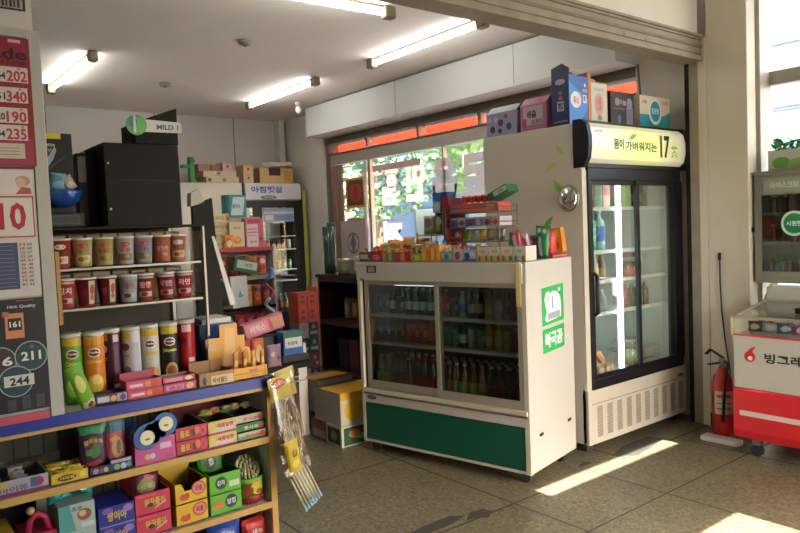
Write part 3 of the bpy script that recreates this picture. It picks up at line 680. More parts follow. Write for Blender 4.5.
rr(.428, 46, .462, 43, 'd8a0a8')
for yb, a_, b_ in ((85, '44', '202'), (105, '51', '340'), (125, '20', '190'), (142, '04', '235')):
    rr(-.07, yb, .477-.0002*(yb-85), yb-15, 'cdc4ba'); tx(b_, .446-.0002*(yb-85), yb-6.2, .056, 11, 'b8304c'); tx(a_, .403-.0002*(yb-85), yb-6, .024, 7, '2c2830'); tx('원', .452, yb-13.3, .008, 2.4, 'b8304c')
rr(-.07, 160, .455, 145, 'c4b8a8')
for k in range(3): rr(.20, 150+k*3.2, .44, 149.2+k*3.2, '8a7a70')
rr(-.08, 297, .474, 168, 'c9c0b8'); rr(-.08, 170.5, .474, 168, '70203a')
rr(-.07, 195, .468, 172, 'd2c9c2'); 
e += [('e', X(.442), Z(182), .034, .013, 'b89078'), ('e', X(.436), Z(184), .022, .014, 'd0a890'), ('p', [(X(.42), Z(195)), (X(.465), Z(195)), (X(.462), Z(189)), (X(.438), Z(188))], 'b05060')]
rr(-.07, 238, .468, 197, 'a83048'); rr(-.07, 236.5, .464, 198.5, 'd0c8c0'); tx('10', .407, 217, .075, 27, 'b01c3c'); tx('2', .27, 217, .05, 27, 'b01c3c')
rr(-.05, 289, .415, 243, '3c4668')
for k in range(11): rr(-.03, 246.4+k*4, .405, 246+k*4, '8a90a8'); tx('%d' % (11+k*7), .428, 245+k*4, .014, 2.6, 'a84858'); tx('%d' % (63-k*3), .448, 245+k*4, .013, 2.4, '55525c')
P1.art((0, -.0045, 0), (w_, 0, 0), (0, 0, h_), e, lift=.0003).build('red_poster', t, label='red and white price poster')
e = []; P2 = MB()
rr(-.08, 412, .479, 299, '14141a'); tx('High Quality', .415, 307, .08, 4, 'b8b0b8'); rr(.40, 301.5, .45, 300.5, 'a03050')
rr(.366, 338, .418, 313, 'c8805c'); rr(.374, 330, .412, 318, '16161a'); tx('161', .393, 324, .03, 6, 'e0d8d0'); rr(.36, 316, .378, 311, 'a86848')
for cx, cy, r_, c1, s_, tw in ((.345, 360, .044, '3c2a24', '16', .05), (.432, 357, .044, '1c3c42', '211', .056), (.385, 381, .046, '1c3c42', '244', .055)):
    e += [('e', X(cx), Z(cy), (r_+.003)/w_, (r_+.003)/h_, '9aa4a8'), ('e', X(cx), Z(cy), r_/w_, r_/h_, c1)]
    if s_ == '244': e.append(('r', X(.352), Z(386), X(.436), Z(375), 'c8c4bc')); tx(s_, cx+.01, cy, tw, 8, '1c1c22')
    else: tx(s_, cx+(0 if s_ == '211' else .01), cy, tw, 9, 'd8d8d4')
e.append(('e', X(.436), Z(348), .008, .004, 'b04858'))
for x in (.37, .41, .45): rr(x-.012, 410, x+.012, 394+(x*40) % 5, '3a3a40')
P2.art((0, -.0045, 0), (w_, 0, 0), (0, 0, h_), e, lift=.0003).build('black_poster', t, label='black poster with round price badges')
carton('carton', 'white carton with black barcode print on top of the poster stand', (.02, 2.445, 2.118), (.482, .12, .30), 'c4beb4', front=[('r', .70, .18, .965, .38, '2a2628'), ('r', .715, .20, .95, .36, 'a89c94')]+[('r', .72+k*.022, .21, .73+k*.022+.004*(k % 2), .35, '3a3434') for k in range(10)]+[('r', .76+k*.018, .5, .77+k*.018, .72, '3a3434') for k in range(9)])

# cans of crisps
def crisp_can(label, x, y, col, els, capc='c8c4b8', z=.891, name='crisp_can', lid=True):
    t = thing(name, label, 'can', (x, y, z), 0); r = .0335; h = .235
    MB().lathe([(r*.97, 0), (r, .004), (r, h-.006), (r*.97, h)], 'steel', n=24, mats=['steel', col, 'steel']).wrap((0, 0, 0), r, 0, h, -165, -45, els).build('body', t)
    MB().lathe([(r*1.03, h-.004), (r*1.03, h+.008), (r*.9, h+.010)], capc, n=24).build('lid', t)
    return t
base = lambda band, txt, tc, pic: [('r', 0, .86, 1, .97, band), ('e', .5, .74, .30, .07, 'd8d0c4'), ('e', .5, .74, .25, .052, '6a2420'), ('t', 'Pringles', .5, .74, .44, .045, 'e0dcd0'), ('t', txt, .5, .60, .72, .07, tc)]+pic
crisp_can('green crisp can, first from the left in the row under the cup noodles', .590, 2.600, '5f9c22', base('c8a820', 'Onion', 'd8d040', [('e', .5, .25, .38, .14, '8cc43c'), ('e', .45, .3, .2, .08, 'b8d858')]))
crisp_can('orange crisp can standing next to the green one', .655, 2.577, 'd0741c', base('d09020', 'Original', 'e8d040', [('e', .5, .28, .38, .14, 'dcb848'), ('e', .55, .34, .22, .08, 'ecd070'), ('r', .2, .05, .85, .09, '8a3c14')]))
crisp_can('dark purple crisp can between the orange and the white can', .722, 2.612, '3a1226', [('r', 0, .86, .35, .97, 'b8862c'), ('e', .16, .74, .16, .06, 'c8c0b4'), ('t', 'Hot', .18, .6, .26, .07, 'a08030'), ('r', .6, .84, .9, .95, 'b8a8b0'), ('r', .60, .22, .88, .8, '5c2a44'), ('r', .55, .14, .95, .2, 'b0a0a8')])
crisp_can('white crisp can with a grey back label, fourth in the row', .788, 2.600, 'b4aeb0', [('r', 0, .86, .45, .97, 'c8a028'), ('e', .22, .74, .2, .06, '6a2420'), ('t', 'Pringles', .2, .60, .36, .06, '8a8030'), ('e', .25, .35, .2, .1, '7a6450'), ('r', .5, 0, 1, .97, 'c0bcc0'), ('r', .55, .3, .9, .8, 'a8a4b0')])
crisp_can('white crisp can with yellow lettering, left of the black can', .858, 2.608, 'b8b4a8', base('c8a028', 'Cream', 'c8b020', [('e', .55, .28, .35, .1, 'c08c3c'), ('e', .5, .22, .2, .06, 'e0d8c0')]))
crisp_can('black crisp can with a picture of crisps', .930, 2.604, '141410', base('c8b020', 'Jalapeno', 'c8c830', [('e', .55, .27, .32, .14, 'c89a58'), ('e', .55, .27, .22, .09, '8a4a20')]))
crisp_can('bright red crisp can at the right end of the row', 1.006, 2.63, 'a81420', [('r', .25, .84, .75, .96, 'd8b8b0'), ('e', .3, .7, .2, .07, '701018'), ('r', .55, .12, .95, .2, 'd0c0b8'), ('r', .55, .35, .9, .42, 'd0c0b8'), ('r', .0, .12, .5, .16, '801018')])
# upright snack leaning in front
packet('snack_tube_packet', 'green snack packet leaning on the blue rail beside the poster stand', (.605, 2.475, .893), (.052, .17, .022), '6ba428', [('e', .5, .6, .3, .2, 'c8c86c'), ('r', .2, .02, .9, .2, 'c0b890'), ('e', .6, .1, .2, .06, '8a2430')], rot=(R(14), R(-20), 0))

# cup noodles on the glass rack
def cup(label, x, z, base_c, els, band, y=2.60):
    t = thing('cup_noodle', label, 'cup noodle', (x, y, z), 0, None); h = .098
    MB().lathe([(.025, 0), (.0265, .004), (.0335, h-.004), (.0345, h-.004), (.0345, h)], base_c, n=22, mats=[band, base_c, base_c, 'd8d4c8']).build('cup', t)
    s_ = MB(); n = 20
    # sleeve artwork laid on the tapered wall
    def Q(u, v, l):
        a = R(-165+120*u); r_ = .0265+(.0335-.0265)*v+.0006+l
        return (r_*math.cos(a), r_*math.sin(a), .004+(h-.008)*v)
    for k, e_ in enumerate(els):
        l = .0003*k
        if e_[0] == 'r':
            for i in range(6):
                ua = e_[1]+(e_[3]-e_[1])*i/6; ub = e_[1]+(e_[3]-e_[1])*(i+1)/6; s_.face([Q(ua, e_[2], l), Q(ub, e_[2], l), Q(ub, e_[4], l), Q(ua, e_[4], l)], e_[5])
        elif e_[0] == 'e':
            for i in range(12):
                a0, a1 = math.pi*i/6, math.pi*(i+1)/6; s_.face([Q(e_[1], e_[2], l), Q(e_[1]+e_[3]*math.cos(a0), e_[2]+e_[4]*math.sin(a0), l), Q(e_[1]+e_[3]*math.cos(a1), e_[2]+e_[4]*math.sin(a1), l)], e_[5])
        else:
            vs, fs, _, _ = text_mesh(e_[1]); b = len(s_.v); mi = s_.mi(e_[6])
            for x_, y_ in vs: s_.v.append(Q(e_[2]+x_*e_[4], e_[3]+y_*e_[5], l+.0003))
            for f_ in fs: s_.f.append(tuple(b+i for i in f_)); s_.m.append(mi); s_.sm.append(False)
    s_.build('sleeve', t)
    MB().lathe([(.0352, h-.001), (.0352, h+.0025), (.033, h+.003)], 'd0ccc4', n=22).build('lid', t)
    return t
KR = '신라면'
rowA = [('red', '9c3028', KR, '303030', 'b0a89c', 'b02838'), ('pale yellow', 'b0a070', '국수', '8a6a30', 'c0b078', 'a89458'), ('olive yellow', 'a89c5c', '칼국수', '7a2820', '8a8448', 'a09450'), ('grey-white', 'a8a4a4', '우동', '903038', '70684c', '8a8898'), ('lilac', '9c94a4', '쌀국수', '6a6488', '70784c', '8c84a0'), ('red-and-blue-based', 'a86450', '오징어', 'b8a890', 'b84028', '2c5c94'), ('salmon', 'a8705c', '튀김', '7a3030', 'c8a08c', 'b8863c')]
xs = [.592, .663, .734, .805, .873, .941, 1.001]
for (cn, c0, tx_, tc_, c2, bnd), x, o in zip(rowA, xs, ORD):
    cup('%s cup noodle, %s from the left on the upper noodle rack' % (cn, o), x-.018, 1.362, c0, [('r', .08, .12, .92, .40, c2), ('e', .5, .76, .28, .10, 'a84038' if cn not in ('red', 'salmon') else 'c8b8a8'), ('t', tx_, .5, .54, .6, .2, tc_), ('e', .4, .25, .18, .09, '8a5028'), ('e', .65, .28, .16, .07, '9c8c50')], bnd)
rowB = [('red and white', 'a83430', '김치', 'd0c8c0', 'a83444'), ('maroon-sided', '6a1824', '육개장', 'c8bcb4', 'a83444'), ('dark maroon', '64141e', '육개장', 'c8bcb4', '7c2430'), ('blue-grey', '8fa0a4', '새우', 'b04030', '8a8c70'), ('brick red', '88302c', '짬뽕', 'c8a89c', 'a83444'), ('crimson', '8a2434', '비빔면', 'c0a8ac', '94283c'), ('scarlet', 'a82838', '라면', 'd8c8c4', 'b02840')]
xs = [.598, .667, .737, .810, .870, .948, 1.017]
for k, ((cn, c0, tx_, tc_, bnd), x, o) in enumerate(zip(rowB, xs, ORD)):
    art_ = [('r', .08, .14, .92, .34, 'b0a098'), ('t', tx_, .5, .62, .66, .26, tc_), ('e', .42, .24, .2, .09, '70282a'), ('r', 0, .88, 1, .97, 'a8a09c')]
    if k in (1, 2): art_ = [('r', .62, .05, .98, .95, 'b8a890'), ('e', .8, .6, .14, .2, '9c3828'), ('e', .8, .3, .12, .12, '86602c'), ('t', tx_, .3, .5, .4, .3, '8a3440')]
    cup('%s cup noodle, %s from the left on the lower noodle rack' % (cn, o), x-.018, 1.224, c0, art_, bnd)
# the rack itself
t = thing('noodle_rack', 'glass and metal rack holding two rows of cup noodles', 'rack', (.55, 2.55, .891))
for z in (.325, .463): MB().box((0, 0, z), (.50, .30, z+.006), mat('glass_shelf_edge', hexc('8d8a74'), .2)).box((0, -.004, z-.002), (.50, 0, z+.006), 'alu').build('shelf', t)
MB().box((0, 0, .600), (.52, .30, .608), 'black2').build('top_shelf', t)
for x in (.008, .492):
    for y in (.285,): MB().box((x-.006, y-.006, 0), (x+.006, y+.006, .6), 'alu').build('post', t)
MB().box((.515, .01, .0), (.519, .14, .6), 'glassd').box((.513, -.002, .18), (.521, .01, .6), 'alu').build('side_panel', t)
MB().box((.0, .30, .0), (.51, .306, .6), mat('added_dark_board', hexc('4a443a'), .7)).build('back', t)  # board added and coloured dark so the view behind the cans stays dark
tag(MB().box((-.008, -.004, 0), (.004, .02, .245), 'woodpost').build('wooden_slat', loc=(.548, 2.53, 1.175)), 'narrow orange wooden slat at the left end of the noodle rack', 'slat')
# packs seen behind the cups
for r_, (z, cols) in enumerate(((1.362, ['4f6a30', '9a4048', '8c3c48', 'a8a098', 'b09080', '8c7468', 'a87c60', '9c6858']), (1.224, ['6a4c28', '9c8030', 'a89c98', '88706c', '3c3430', 'a08c48', '7a5c40']))):
    for k, c_ in enumerate(cols):
        w1 = .47/len(cols)
        carton('noodle_packet', '%s small packet behind the cups, %s from the left on the %s rack' % (('dull green', 'pinkish red', 'dark red', 'pale grey', 'beige', 'brown', 'tan', 'brick')[k] if r_ == 0 else ('brown', 'mustard', 'pale grey', 'mauve', 'black', 'khaki', 'umber')[k], ORD[k], ('upper', 'lower')[r_]), (.575+k*w1-.01, 2.70, z), (w1-.006, .10, .115), c_, front=[('r', .1, .72, .9, .95, 'b8a8a0'), ('r', .2, .78, .8, .88, c_)], cat='packet')

# black cabinet, chute box and razor display standing on the rack
def black_cabinet():
    t = thing('black_cabinet', 'large plain black two-tier cabinet above the cup noodles', 'cabinet', (.722, 2.55, 1.50))
    MB().box((0, .0, 0), (.265, .25, .292), 'black2').box((.0, -.002, .16), (.265, .0, .163), 'black').build('body', t, bevel=.004)
    for z in (.06, .22): MB().lathe([(.004, 0), (.004, .004)], 'steel', c=(.012, -.004, z), n=8, axis='y').build('screw', t)
    t = thing('black_side_unit', 'narrow black unit with a grey front, left of the large black cabinet', 'cabinet', (.652, 2.64, 1.50))
    MB().box((0, 0, 0), (.035, .12, .262), 'black2').box((.035, .01, 0), (.068, .12, .275), 'black').build('body', t, bevel=.003)
    MB().box((.004, -.004, .16), (.031, 0, .25), '3c3a38').build('face_plate', t)
black_cabinet()
t = thing('black_wedge_stand', 'black slanted box standing on the large black cabinet', 'box', (.838, 2.56, 1.795))
MB().prism([(0, 0), (.155, 0), (.155, .135), (.0, .075)], 0, .16, 'black2', plane='xz').build('body', t)
t = thing('product_sign', 'green and white oval price card clipped above the black cabinet', 'sign', (.815, 2.545, 1.825))
MB().prism([(.03, .01), (.185, .012), (.19, .03), (.185, .05), (.05, .055)], 0, .004, 'c8c4bc', plane='xz').art((.03, 0, .0), (.16, 0, 0), (0, 0, .06), [('t', 'MILD 1', .66, .5, .5, .3, '3a4470')]).build('card', t)
MB().lathe([(.036, 0), (.036, .005)], '4a9a4c', c=(.022, -.006, .032), n=22, axis='y').art((-.01, -.0065, .0), (.07, 0, 0), (0, 0, .07), [('e', .62, .45, .3, .4, '5fae5c'), ('e', .28, .6, .2, .28, '4a6a9c'), ('r', .3, .05, .42, .95, 'c0c8c0')]).build('roundel', t)
t = thing('razor_display', 'black razor display card with a glossy blue dome and small packs', 'display stand', (.512, 2.56, 1.50))
MB().box((0, .06, 0), (.125, .064, .325), 'black').art((0, .06, 0), (.112, 0, 0), (0, 0, .325), [('r', .15, .94, .8, 1.0, 'c8b020'), ('t', 'Gillette', .38, .88, .5, .04, 'a8a8a8'), ('t', 'NEW', .4, .82, .4, .05, '8a8c90'), ('p', [(.1, .58), (.5, .80), (.62, .86), (.66, .82), (.55, .72), (.15, .52)], '8a94a0'), ('p', [(.0, .5), (.9, .75), (.9, .77), (.0, .52)], '1c2c50')]).build('card', t)
MB().box((0, 0, 0), (.135, .06, .05), 'black').art((0, 0, 0), (.135, 0, 0), (0, 0, .05), [('r', .1, .2, .9, .85, '2c2c2e'), ('r', .13, .28, .87, .75, '141416')]).build('tray', t, bevel=.003)
MB().lathe([(.064, .128), (.062, .115), (.05, .09), (.028, .072), (.01, .068)], mat('glossy_blue', hexc('1c4c9c'), .15, .3, coat=.6), c=(.082, .045, 0), n=28).build('dome', t)
finish(pillow(.05, .06, .02, '6a9aac', [('r', .1, .5, .9, .85, '3c7c94')]), 'razor_blade_pack', 'pale blue blade pack on top of the blue dome', 'packet', (.575, 2.60, 1.628), rot=(0, R(8), 0))
finish(pillow(.04, .05, .016, '9c9484', [('r', .2, .2, .8, .5, 'c0b8a0')]), 'razor_blade_pack', 'beige blade pack tilted on top of the blue dome', 'packet', (.625, 2.60, 1.632), rot=(0, R(-28), 0))

# sweets along the blue rail
tray('sweet_box', 'purple-edged open sweet box beside the leaning green packet', (.622, 2.465, .896), (.104, .072, .034), '4a2850', front=[('r', .05, .25, .42, .8, 'b8b0b4'), ('e', .55, .5, .1, .3, 'c8a040'), ('r', .66, .1, .98, .9, '9c88a8'), ('e', .85, .5, .1, .3, '5a2c70')], inside='4c4440')
pk = [('r', .04, .2, .5, .75, 'c85a7c'), ('r', .1, .35, .45, .6, 'd8c0c8'), ('e', .62, .5, .1, .32, 'd08040'), ('e', .8, .5, .13, .4, 'c03c28'), ('r', .0, .0, 1, .1, 'a82030')]
tray('sweet_box', 'pink chewing-sweet box, lower left of the pink stack on the blue rail', (.728, 2.465, .896), (.122, .072, .030), 'b83c54', front=pk)
tray('sweet_box', 'pink chewing-sweet box, upper left of the pink stack on the blue rail', (.724, 2.465, .927), (.122, .072, .032), 'b84860', front=pk, back=.02)
tray('sweet_box', 'pink chewing-sweet box, lower right of the pink stack on the blue rail', (.854, 2.465, .896), (.118, .072, .032), 'b03c58', front=[('r', .06, .25, .6, .8, 'c870a0'), ('t', '츄잉', .34, .52, .4, .4, '8c2850'), ('e', .8, .5, .12, .35, 'd0a070')])
tray('sweet_box', 'reddish chewing-sweet box, upper right of the pink stack on the blue rail', (.852, 2.468, .929), (.118, .070, .022), 'b83c44', front=[('r', .06, .25, .6, .8, 'c87888'), ('e', .8, .5, .12, .35, 'c8b8a8')])
t = tray('cardboard_tray', 'brown cardboard tray of twisted biscuits with a pale price card', (.985, 2.465, .896), (.135, .10, .048), 'kraft', front=[('r', .0, .0, .2, 1, '7c5c40'), ('e', .14, .4, .06, .3, '2c1810'), ('r', .33, .0, 1, .72, 'c8ac7c'), ('t', '바삭열단', .6, .36, .45, .42, '40301c'), ('r', .8, .1, .95, .66, 'd0b080')], inside='5c4430', back=.03)
for k in range(6):
    finish(pillow(.042, .03, .012, 'a07448', [('e', .5, .5, .3, .3, '7c5430')], n=6), 'biscuit', 'brown biscuits lying in the cardboard tray on the blue rail', 'biscuit', (1.03+(k % 2)*.045, 2.505+(k//2)*.016, .901+(k//2)*.002), rot=(R(20), 0, R(8*k-20)), group='biscuits in the cardboard tray')
t = tray('display_box', 'yellow-orange display box, right end of the blue rail', (1.122, 2.465, .896), (.140, .09, .045), 'd09420', front=[('r', .02, .46, .98, .54, 'a86818'), ('r', .45, .58, .7, .78, 'b06820'), ('r', .5, .15, .7, .3, 'c07050'), ('r', .9, .1, .97, .9, 'b88018')], inside='a87424')
t = thing('display_card', 'tall stepped yellow-orange display card behind the cardboard tray', 'display card', (1.065, 2.585, .896))
MB().prism([(0, 0), (.20, 0), (.185, .10), (.165, .10), (.165, .155), (.135, .155), (.135, .205), (.06, .205), (.06, .155), (.0, .155)], 0, .005, 'd09a34', plane='xz').art((0, 0, 0), (.20, 0, 0), (0, 0, .205), [('p', [(.35, .2), (.6, .2), (.62, .9), (.42, .95)], 'd8a868'), ('e', .14, .58, .08, .08, 'd0a070'), ('e', .7, .4, .06, .15, 'c87830'), ('e', .84, .35, .05, .12, 'b86828')]).build('card', t)
MB().box((0, -.02, 0), (.005, .0, .12), 'c08c2c').build('wing', t)
for k in range(7):
    finish(pillow(.019, .10, .014, ('c87c28', 'd09c48', 'b86424')[k % 3], [('e', .5, .6, .3, .12, 'e0b878')], n=5), 'snack_stick', 'orange wrapped snack sticks standing in the yellow display box', 'snack stick', (1.137+k*.019, 2.488+.03*(k % 2), .900), rot=(R(4), 0, 0), group='wrapped sticks in the yellow display box')
carton('storage_box', 'dark blue upright box with a white paper on top, behind the yellow display card', (1.075, 2.66, .893), (.15, .16, .205), '1c4684', front=[('e', .6, .75, .04, .03, '0c2c60')], side=[('r', 0, 0, 1, 1, 'a8acac')])
tag(MB().box((0, 0, 0), (.125, .14, .02), 'c4c2bc').build('paper_stack', loc=(1.09, 2.67, 1.099)), 'white papers lying on the dark blue box', 'paper')

# ================================================================ goods on the lower gondola shelves
YF = 2.462
def oval(x, y, rx, ry, c, c2): return [('e', x, y, rx, ry, c), ('e', x, y, rx*.82, ry*.82, c2)]
# --- upper shelf (z .66)
Z2 = .6615
tray('sweet_box', 'white and purple open gum box, far left of the upper snack shelf', (.20, YF, Z2), (.262, .17, .05), '9c9098', front=[('r', .0, .0, 1, .22, '7c2c54'), ('t', '마이쮸', .62, .42, .30, .40, '5c5878'), ('r', .80, .3, .92, .9, '2c5c80'), ('e', .9, .6, .05, .25, '8c3040'), ('r', .45, .55, .55, .9, 'b09c48')], inside='5c4c50')
for k in range(9):
    finish(pillow(.05, .028, .016, ('9c9a94', '8c7c34', '6c6c68', '7a4a70')[k % 4], [('e', .5, .5, .3, .3, '70506c')], n=5), 'gum_packet', 'small grey and mustard gum packets heaped in the white and purple box', 'packet', (.235+(k % 3)*.075, 2.50+.04*(k//3), Z2+.022+.003*(k//3)), rot=(R(-8*(k % 2)), R(6*(k % 3)-5), R(15*(k % 3)-10)), group='gum packets in the purple box')
tray('sweet_box', 'yellow open sweet box with a black logo on the upper snack shelf', (.470, YF, Z2), (.112, .17, .036), 'c4a41c', front=[('e', .42, .5, .26, .3, '3c3414'), ('t', '카라멜', .42, .5, .4, .3, 'c4a41c'), ('r', .78, .3, .92, .8, 'd8c050')], inside='6c5c20')
for k in range(9):
    finish(pillow(.06, .026, .016, ('c8a820', 'c8a820', '3c7040')[k % 3], [('r', .1, .3, .5, .6, '8c7414')], n=5), 'sweet_packet', 'yellow and green sweet packets in the yellow box', 'packet', (.503+(k % 2)*.045, 2.485+.02*(k//2), Z2+.012+.006*(k//3)), rot=(R(-12), R(5*(k % 3)-5), R(20*(k % 3)-15)), group='sweet packets in the yellow box')
tray('sweet_box', 'low dark purple tray holding the upright purple bag', (.588, YF, Z2), (.064, .13, .030), '3c1438', front=[('e', .3, .5, .15, .3, '8c7c98'), ('r', .5, .2, .95, .7, '6c4478'), ('e', .8, .5, .1, .3, 'a0a860')], inside='241020')
tray('sweet_box', 'low purple tray with green and white print holding the pink bag', (.654, YF, Z2), (.072, .13, .042), '34345c', front=[('r', .05, .7, .95, .95, '9c98a8'), ('e', .3, .35, .14, .25, '6c9c54'), ('e', .6, .35, .14, .25, 'a0a8b4'), ('e', .85, .4, .1, .2, '509060')], inside='241020')
packet('jelly_bag', 'upright dark purple bag with a green top on the upper snack shelf', (.612, 2.50, Z2+.006), (.092, .165, .026), '3c1430', [('r', .05, .80, .95, .95, '1c8050'), ('e', .5, .58, .34, .16, '5c2c48'), ('t', '젤리포도', .5, .64, .7, .10, 'b0a838'), ('e', .55, .42, .2, .12, '3c6c3c'), ('r', .2, .38, .45, .5, '4c7c44'), ('e', .5, .2, .3, .06, '8c2c3c')], crimp='1c7048', rz=R(-4))
packet('jelly_bag', 'dark purple jelly bag half hidden behind the green-topped one', (.568, 2.60, Z2), (.085, .15, .026), '2c1024', [('r', .05, .8, .95, .95, '163c30')])
packet('jelly_bag', 'upright coral bag with a teal foil top on the upper snack shelf', (.690, 2.51, Z2+.006), (.072, .165, .024), 'b8545c', [('r', .0, .72, 1, .97, '1c6478'), ('r', .15, .55, .5, .64, 'c89858'), ('e', .5, .4, .3, .2, 'b89068'), ('e', .55, .4, .12, .14, '6c5438')], crimp='2a7888', rz=R(6))
packet('jelly_bag', 'teal foil jelly bag behind the coral bag', (.655, 2.62, Z2), (.085, .175, .026), '1c5c6c', [('r', .1, .1, .9, .6, '245070')])
# pink balloon sweets box with two round medallions
t = thing('sweet_box', 'pink sweet box with a wavy blue back card and two pale round medallions', 'display box', (.738, YF, Z2))
MB().box((0, 0, 0), (.142, .10, .085), 'b8487c').art((0, 0, 0), (.142, 0, 0), (0, 0, .085), [('e', .30, .28, .07, .12, 'c8a060'), ('e', .42, .28, .07, .12, 'a8b4c8'), ('r', .62, .5, .9, .75, 'c8a0b8'), ('r', .72, .1, .95, .2, 'a03868')]).build('box', t)
c_ = MB()
for cx, cz, r_ in ((.040, .098, .046), (.105, .128, .044), (.07, .11, .04)): c_.lathe([(r_, 0), (r_*1.02, .006), (r_*.9, .012)], '1f5898', c=(cx, -.012, cz), n=24, axis='y')
c_.build('back_card', t, label='blue rounded card')
for cx, cz in ((.040, .096), (.108, .132)): MB().lathe([(.022, 0), (.026, -.002)], 'cfc49c', c=(cx, -.014, cz), n=20, axis='y').art((cx-.03, -.0165, cz-.03), (.06, 0, 0), (0, 0, .06), [('e', .5, .5, .40, .40, 'd4cca8'), ('e', .5, .42, .16, .06, '7a5c50')]).build('medallion', t)
t = thing('balloon_sweet', 'dark blue round foil sweet behind the pink box', 'sweet', (.735, 2.63, Z2))
MB().lathe([(.001, -.014), (.04, -.012), (.06, 0), (.04, .012), (.001, .014)], '1c3c6c', c=(0, 0, .12), n=22, axis='y').lathe([(.003, 0), (.003, .07)], 'panelw', n=8).build('sweet', t)
for k in range(2):
    tray('sweet_box', 'red caramel box, %s of the pair with yellow lettering on the upper snack shelf' % ('lower', 'upper')[k], (.884, YF, Z2+k*.0505), (.118, .18, .050), 'a81c34', front=[('t', '폴로', .28, .5, .3, .5, 'b89c30'), ('r', .08, .2, .48, .24, '601020'), ('e', .56, .5, .05, .28, '3c2010'), ('e', .68, .6, .08, .3, 'c8703c'), ('e', .86, .5, .10, .36, 'c83c5c'), ('e', .86, .5, .05, .2, 'a81c34')], side=[('r', .1, .2, .9, .8, '8c1428')], inside='4c2c24')
for k in range(2):
    tray('sweet_box', 'yellow and white caramel box with red lettering, %s of the pair' % ('lower', 'upper')[k], (1.006, YF, Z2+k*.0505), (.112, .18, .048), 'c0a458', front=[('p', [(0, .0), (.8, .0), (1, .6), (.2, .5)], 'b8b4a0'), ('t', '새콤달콤', .6, .6, .6, .35, 'b02c34'), ('r', 0, .0, 1, .12, 'b03848'), ('e', .15, .6, .1, .3, 'c8b040')], inside='6c5830')
for k, (c_, l_) in enumerate((('5c8450', 'lowest pale green'), ('2c7034', 'middle dark green'), ('a8a898', 'topmost white and green'))):
    tray('sweet_box', '%s sweet box, stack at right end of upper snack shelf' % l_, (1.122, YF+k*.006, Z2+k*.032), (.120, .17, .031), c_, front=[('r', .02, .55, .98, .95, 'a8a490' if k != 1 else '1c5c2c'), ('t', '풋사과', .5, .45, .5, .45, 'c03838' if k != 1 else 'c8c8b0'), ('e', .85, .5, .1, .35, 'b03034')], inside='4c5840')
carton('gift_box', 'red box lying at the back of the upper snack shelf', (.95, 2.70, Z2), (.25, .15, .15), '7c1830', front=[('r', .05, .1, .95, .3, '9c2c44')])
for k in range(5):
    finish(pillow(.055, .03, .018, ('a8a438', 'b04030', '4c7c3c', 'b08c40', '9c9c90')[k], [('r', .2, .3, .8, .6, 'c8c0a0')], n=5), 'sweet_packet', '%s sweet packet lying on top of the stacked boxes' % ('olive', 'red', 'green', 'tan', 'grey')[k], 'packet', (1.03+k*.045, 2.54+.012*(k % 2), Z2+.107), rot=(R(-60), 0, R(12*k-20)))
# --- middle shelf (z .404)
Z3 = .4045
carton('snack_box', 'yellow snack box at the far left of the middle shelf', (.20, YF, Z3), (.155, .16, .14), 'b89a24', front=[('e', .88, .3, .1, .2, '4c3c24')])
t = thing('snack_box', 'crimson box with a looped bow handle on the middle shelf', 'box', (.378, YF, Z3))
MB().box((0, 0, 0), (.098, .14, .115), 'a01c44').art((0, 0, 0), (.098, 0, 0), (0, 0, .115), [('r', .15, .7, .85, .9, '801030'), ('e', .5, .35, .25, .2, 'b83c60')]).build('box', t)
MB().tube([(.02, .03, .115), (.028, .03, .155), (.05, .03, .172), (.072, .03, .155), (.08, .03, .115)], .010, 'b02850').build('handle', t)
finish(MB().lathe([(.001, -.014), (.011, -.008), (.013, 0), (.011, .008), (.001, .014)], 'b8a468', n=12), 'sweet', 'small gold round sweet on the crimson box handle', 'sweet', (.410, 2.50, Z3+.182))
packet('crisp_bag', 'dark purple bag behind the crimson box on the middle shelf', (.40, 2.70, Z3), (.13, .20, .04), '24142c', [('e', .5, .5, .3, .2, '3c2048')])
for k in range(2):
    carton('snack_box', 'white box with small red picture, %s on the middle shelf' % ('lower', 'upper')[k], (.484, YF, Z3+k*.091), (.112, .15, .09), '9aa8a0', front=[('p', [(.0, .0), (.45, .0), (.30, 1), (.0, 1)], '4c9088'), ('e', .7, .55, .2, .22, '8c4c3c'), ('e', .65, .6, .1, .12, 'b8a878'), ('t', '초코', .5, .82, .3, .14, '3c5c5c'), ('r', .6, .08, .95, .25, 'b8c0b8')])
for k, (x, y, r_) in enumerate(((.505, 2.475, -10), (.575, 2.50, 25))):
    packet('foil_bag', 'shiny teal foil bag, %s of the pair above the white boxes' % ('left', 'right')[k], (x, y+.05, Z3+.183), (.08, .046, .035), C('1c8478', .15), [('e', .5, .5, .2, .2, '3cb0a0')], rz=R(r_), rot=(R(-25), R(r_), 0))
for k in range(2):
    carton('snack_box', 'royal blue box with yellow lettering, %s of the pair on the middle shelf' % ('lower', 'upper')[k], (.606, YF, Z3+k*.071), (.118, .15, .070), '1c2478', front=[('t', '짱이야', .5, .5, .55, .48, 'c4a01c'), ('e', .82, .75, .14, .18, '8c6ca0'), ('e', .25, .8, .15, .15, '6c4c98'), ('r', .0, .0, 1, .08, '6c70a0')], side=[('r', .1, .1, .9, .9, '141c5c')])
for k in range(2):
    tray('snack_box', 'pink-red box with yellow lettering, %s of the pair on the middle shelf' % ('lower', 'upper')[k], (.728, YF, Z3+k*.077), (.122, .17, .076), 'b82c44', front=[('t', '왕꿈틀이', .55, .55, .6, .36, 'b8a02c'), ('p', [(.52, .18), (.85, .42), (.9, .52), (.58, .3)], 'b0a4a0'), ('r', .05, .85, .6, .93, 'c84c5c'), ('e', .42, .42, .1, .1, '3c2c10')], side=[('r', .05, .05, .95, .95, '8c1c34')], inside='3c1c20', back=.05 if k else 0)
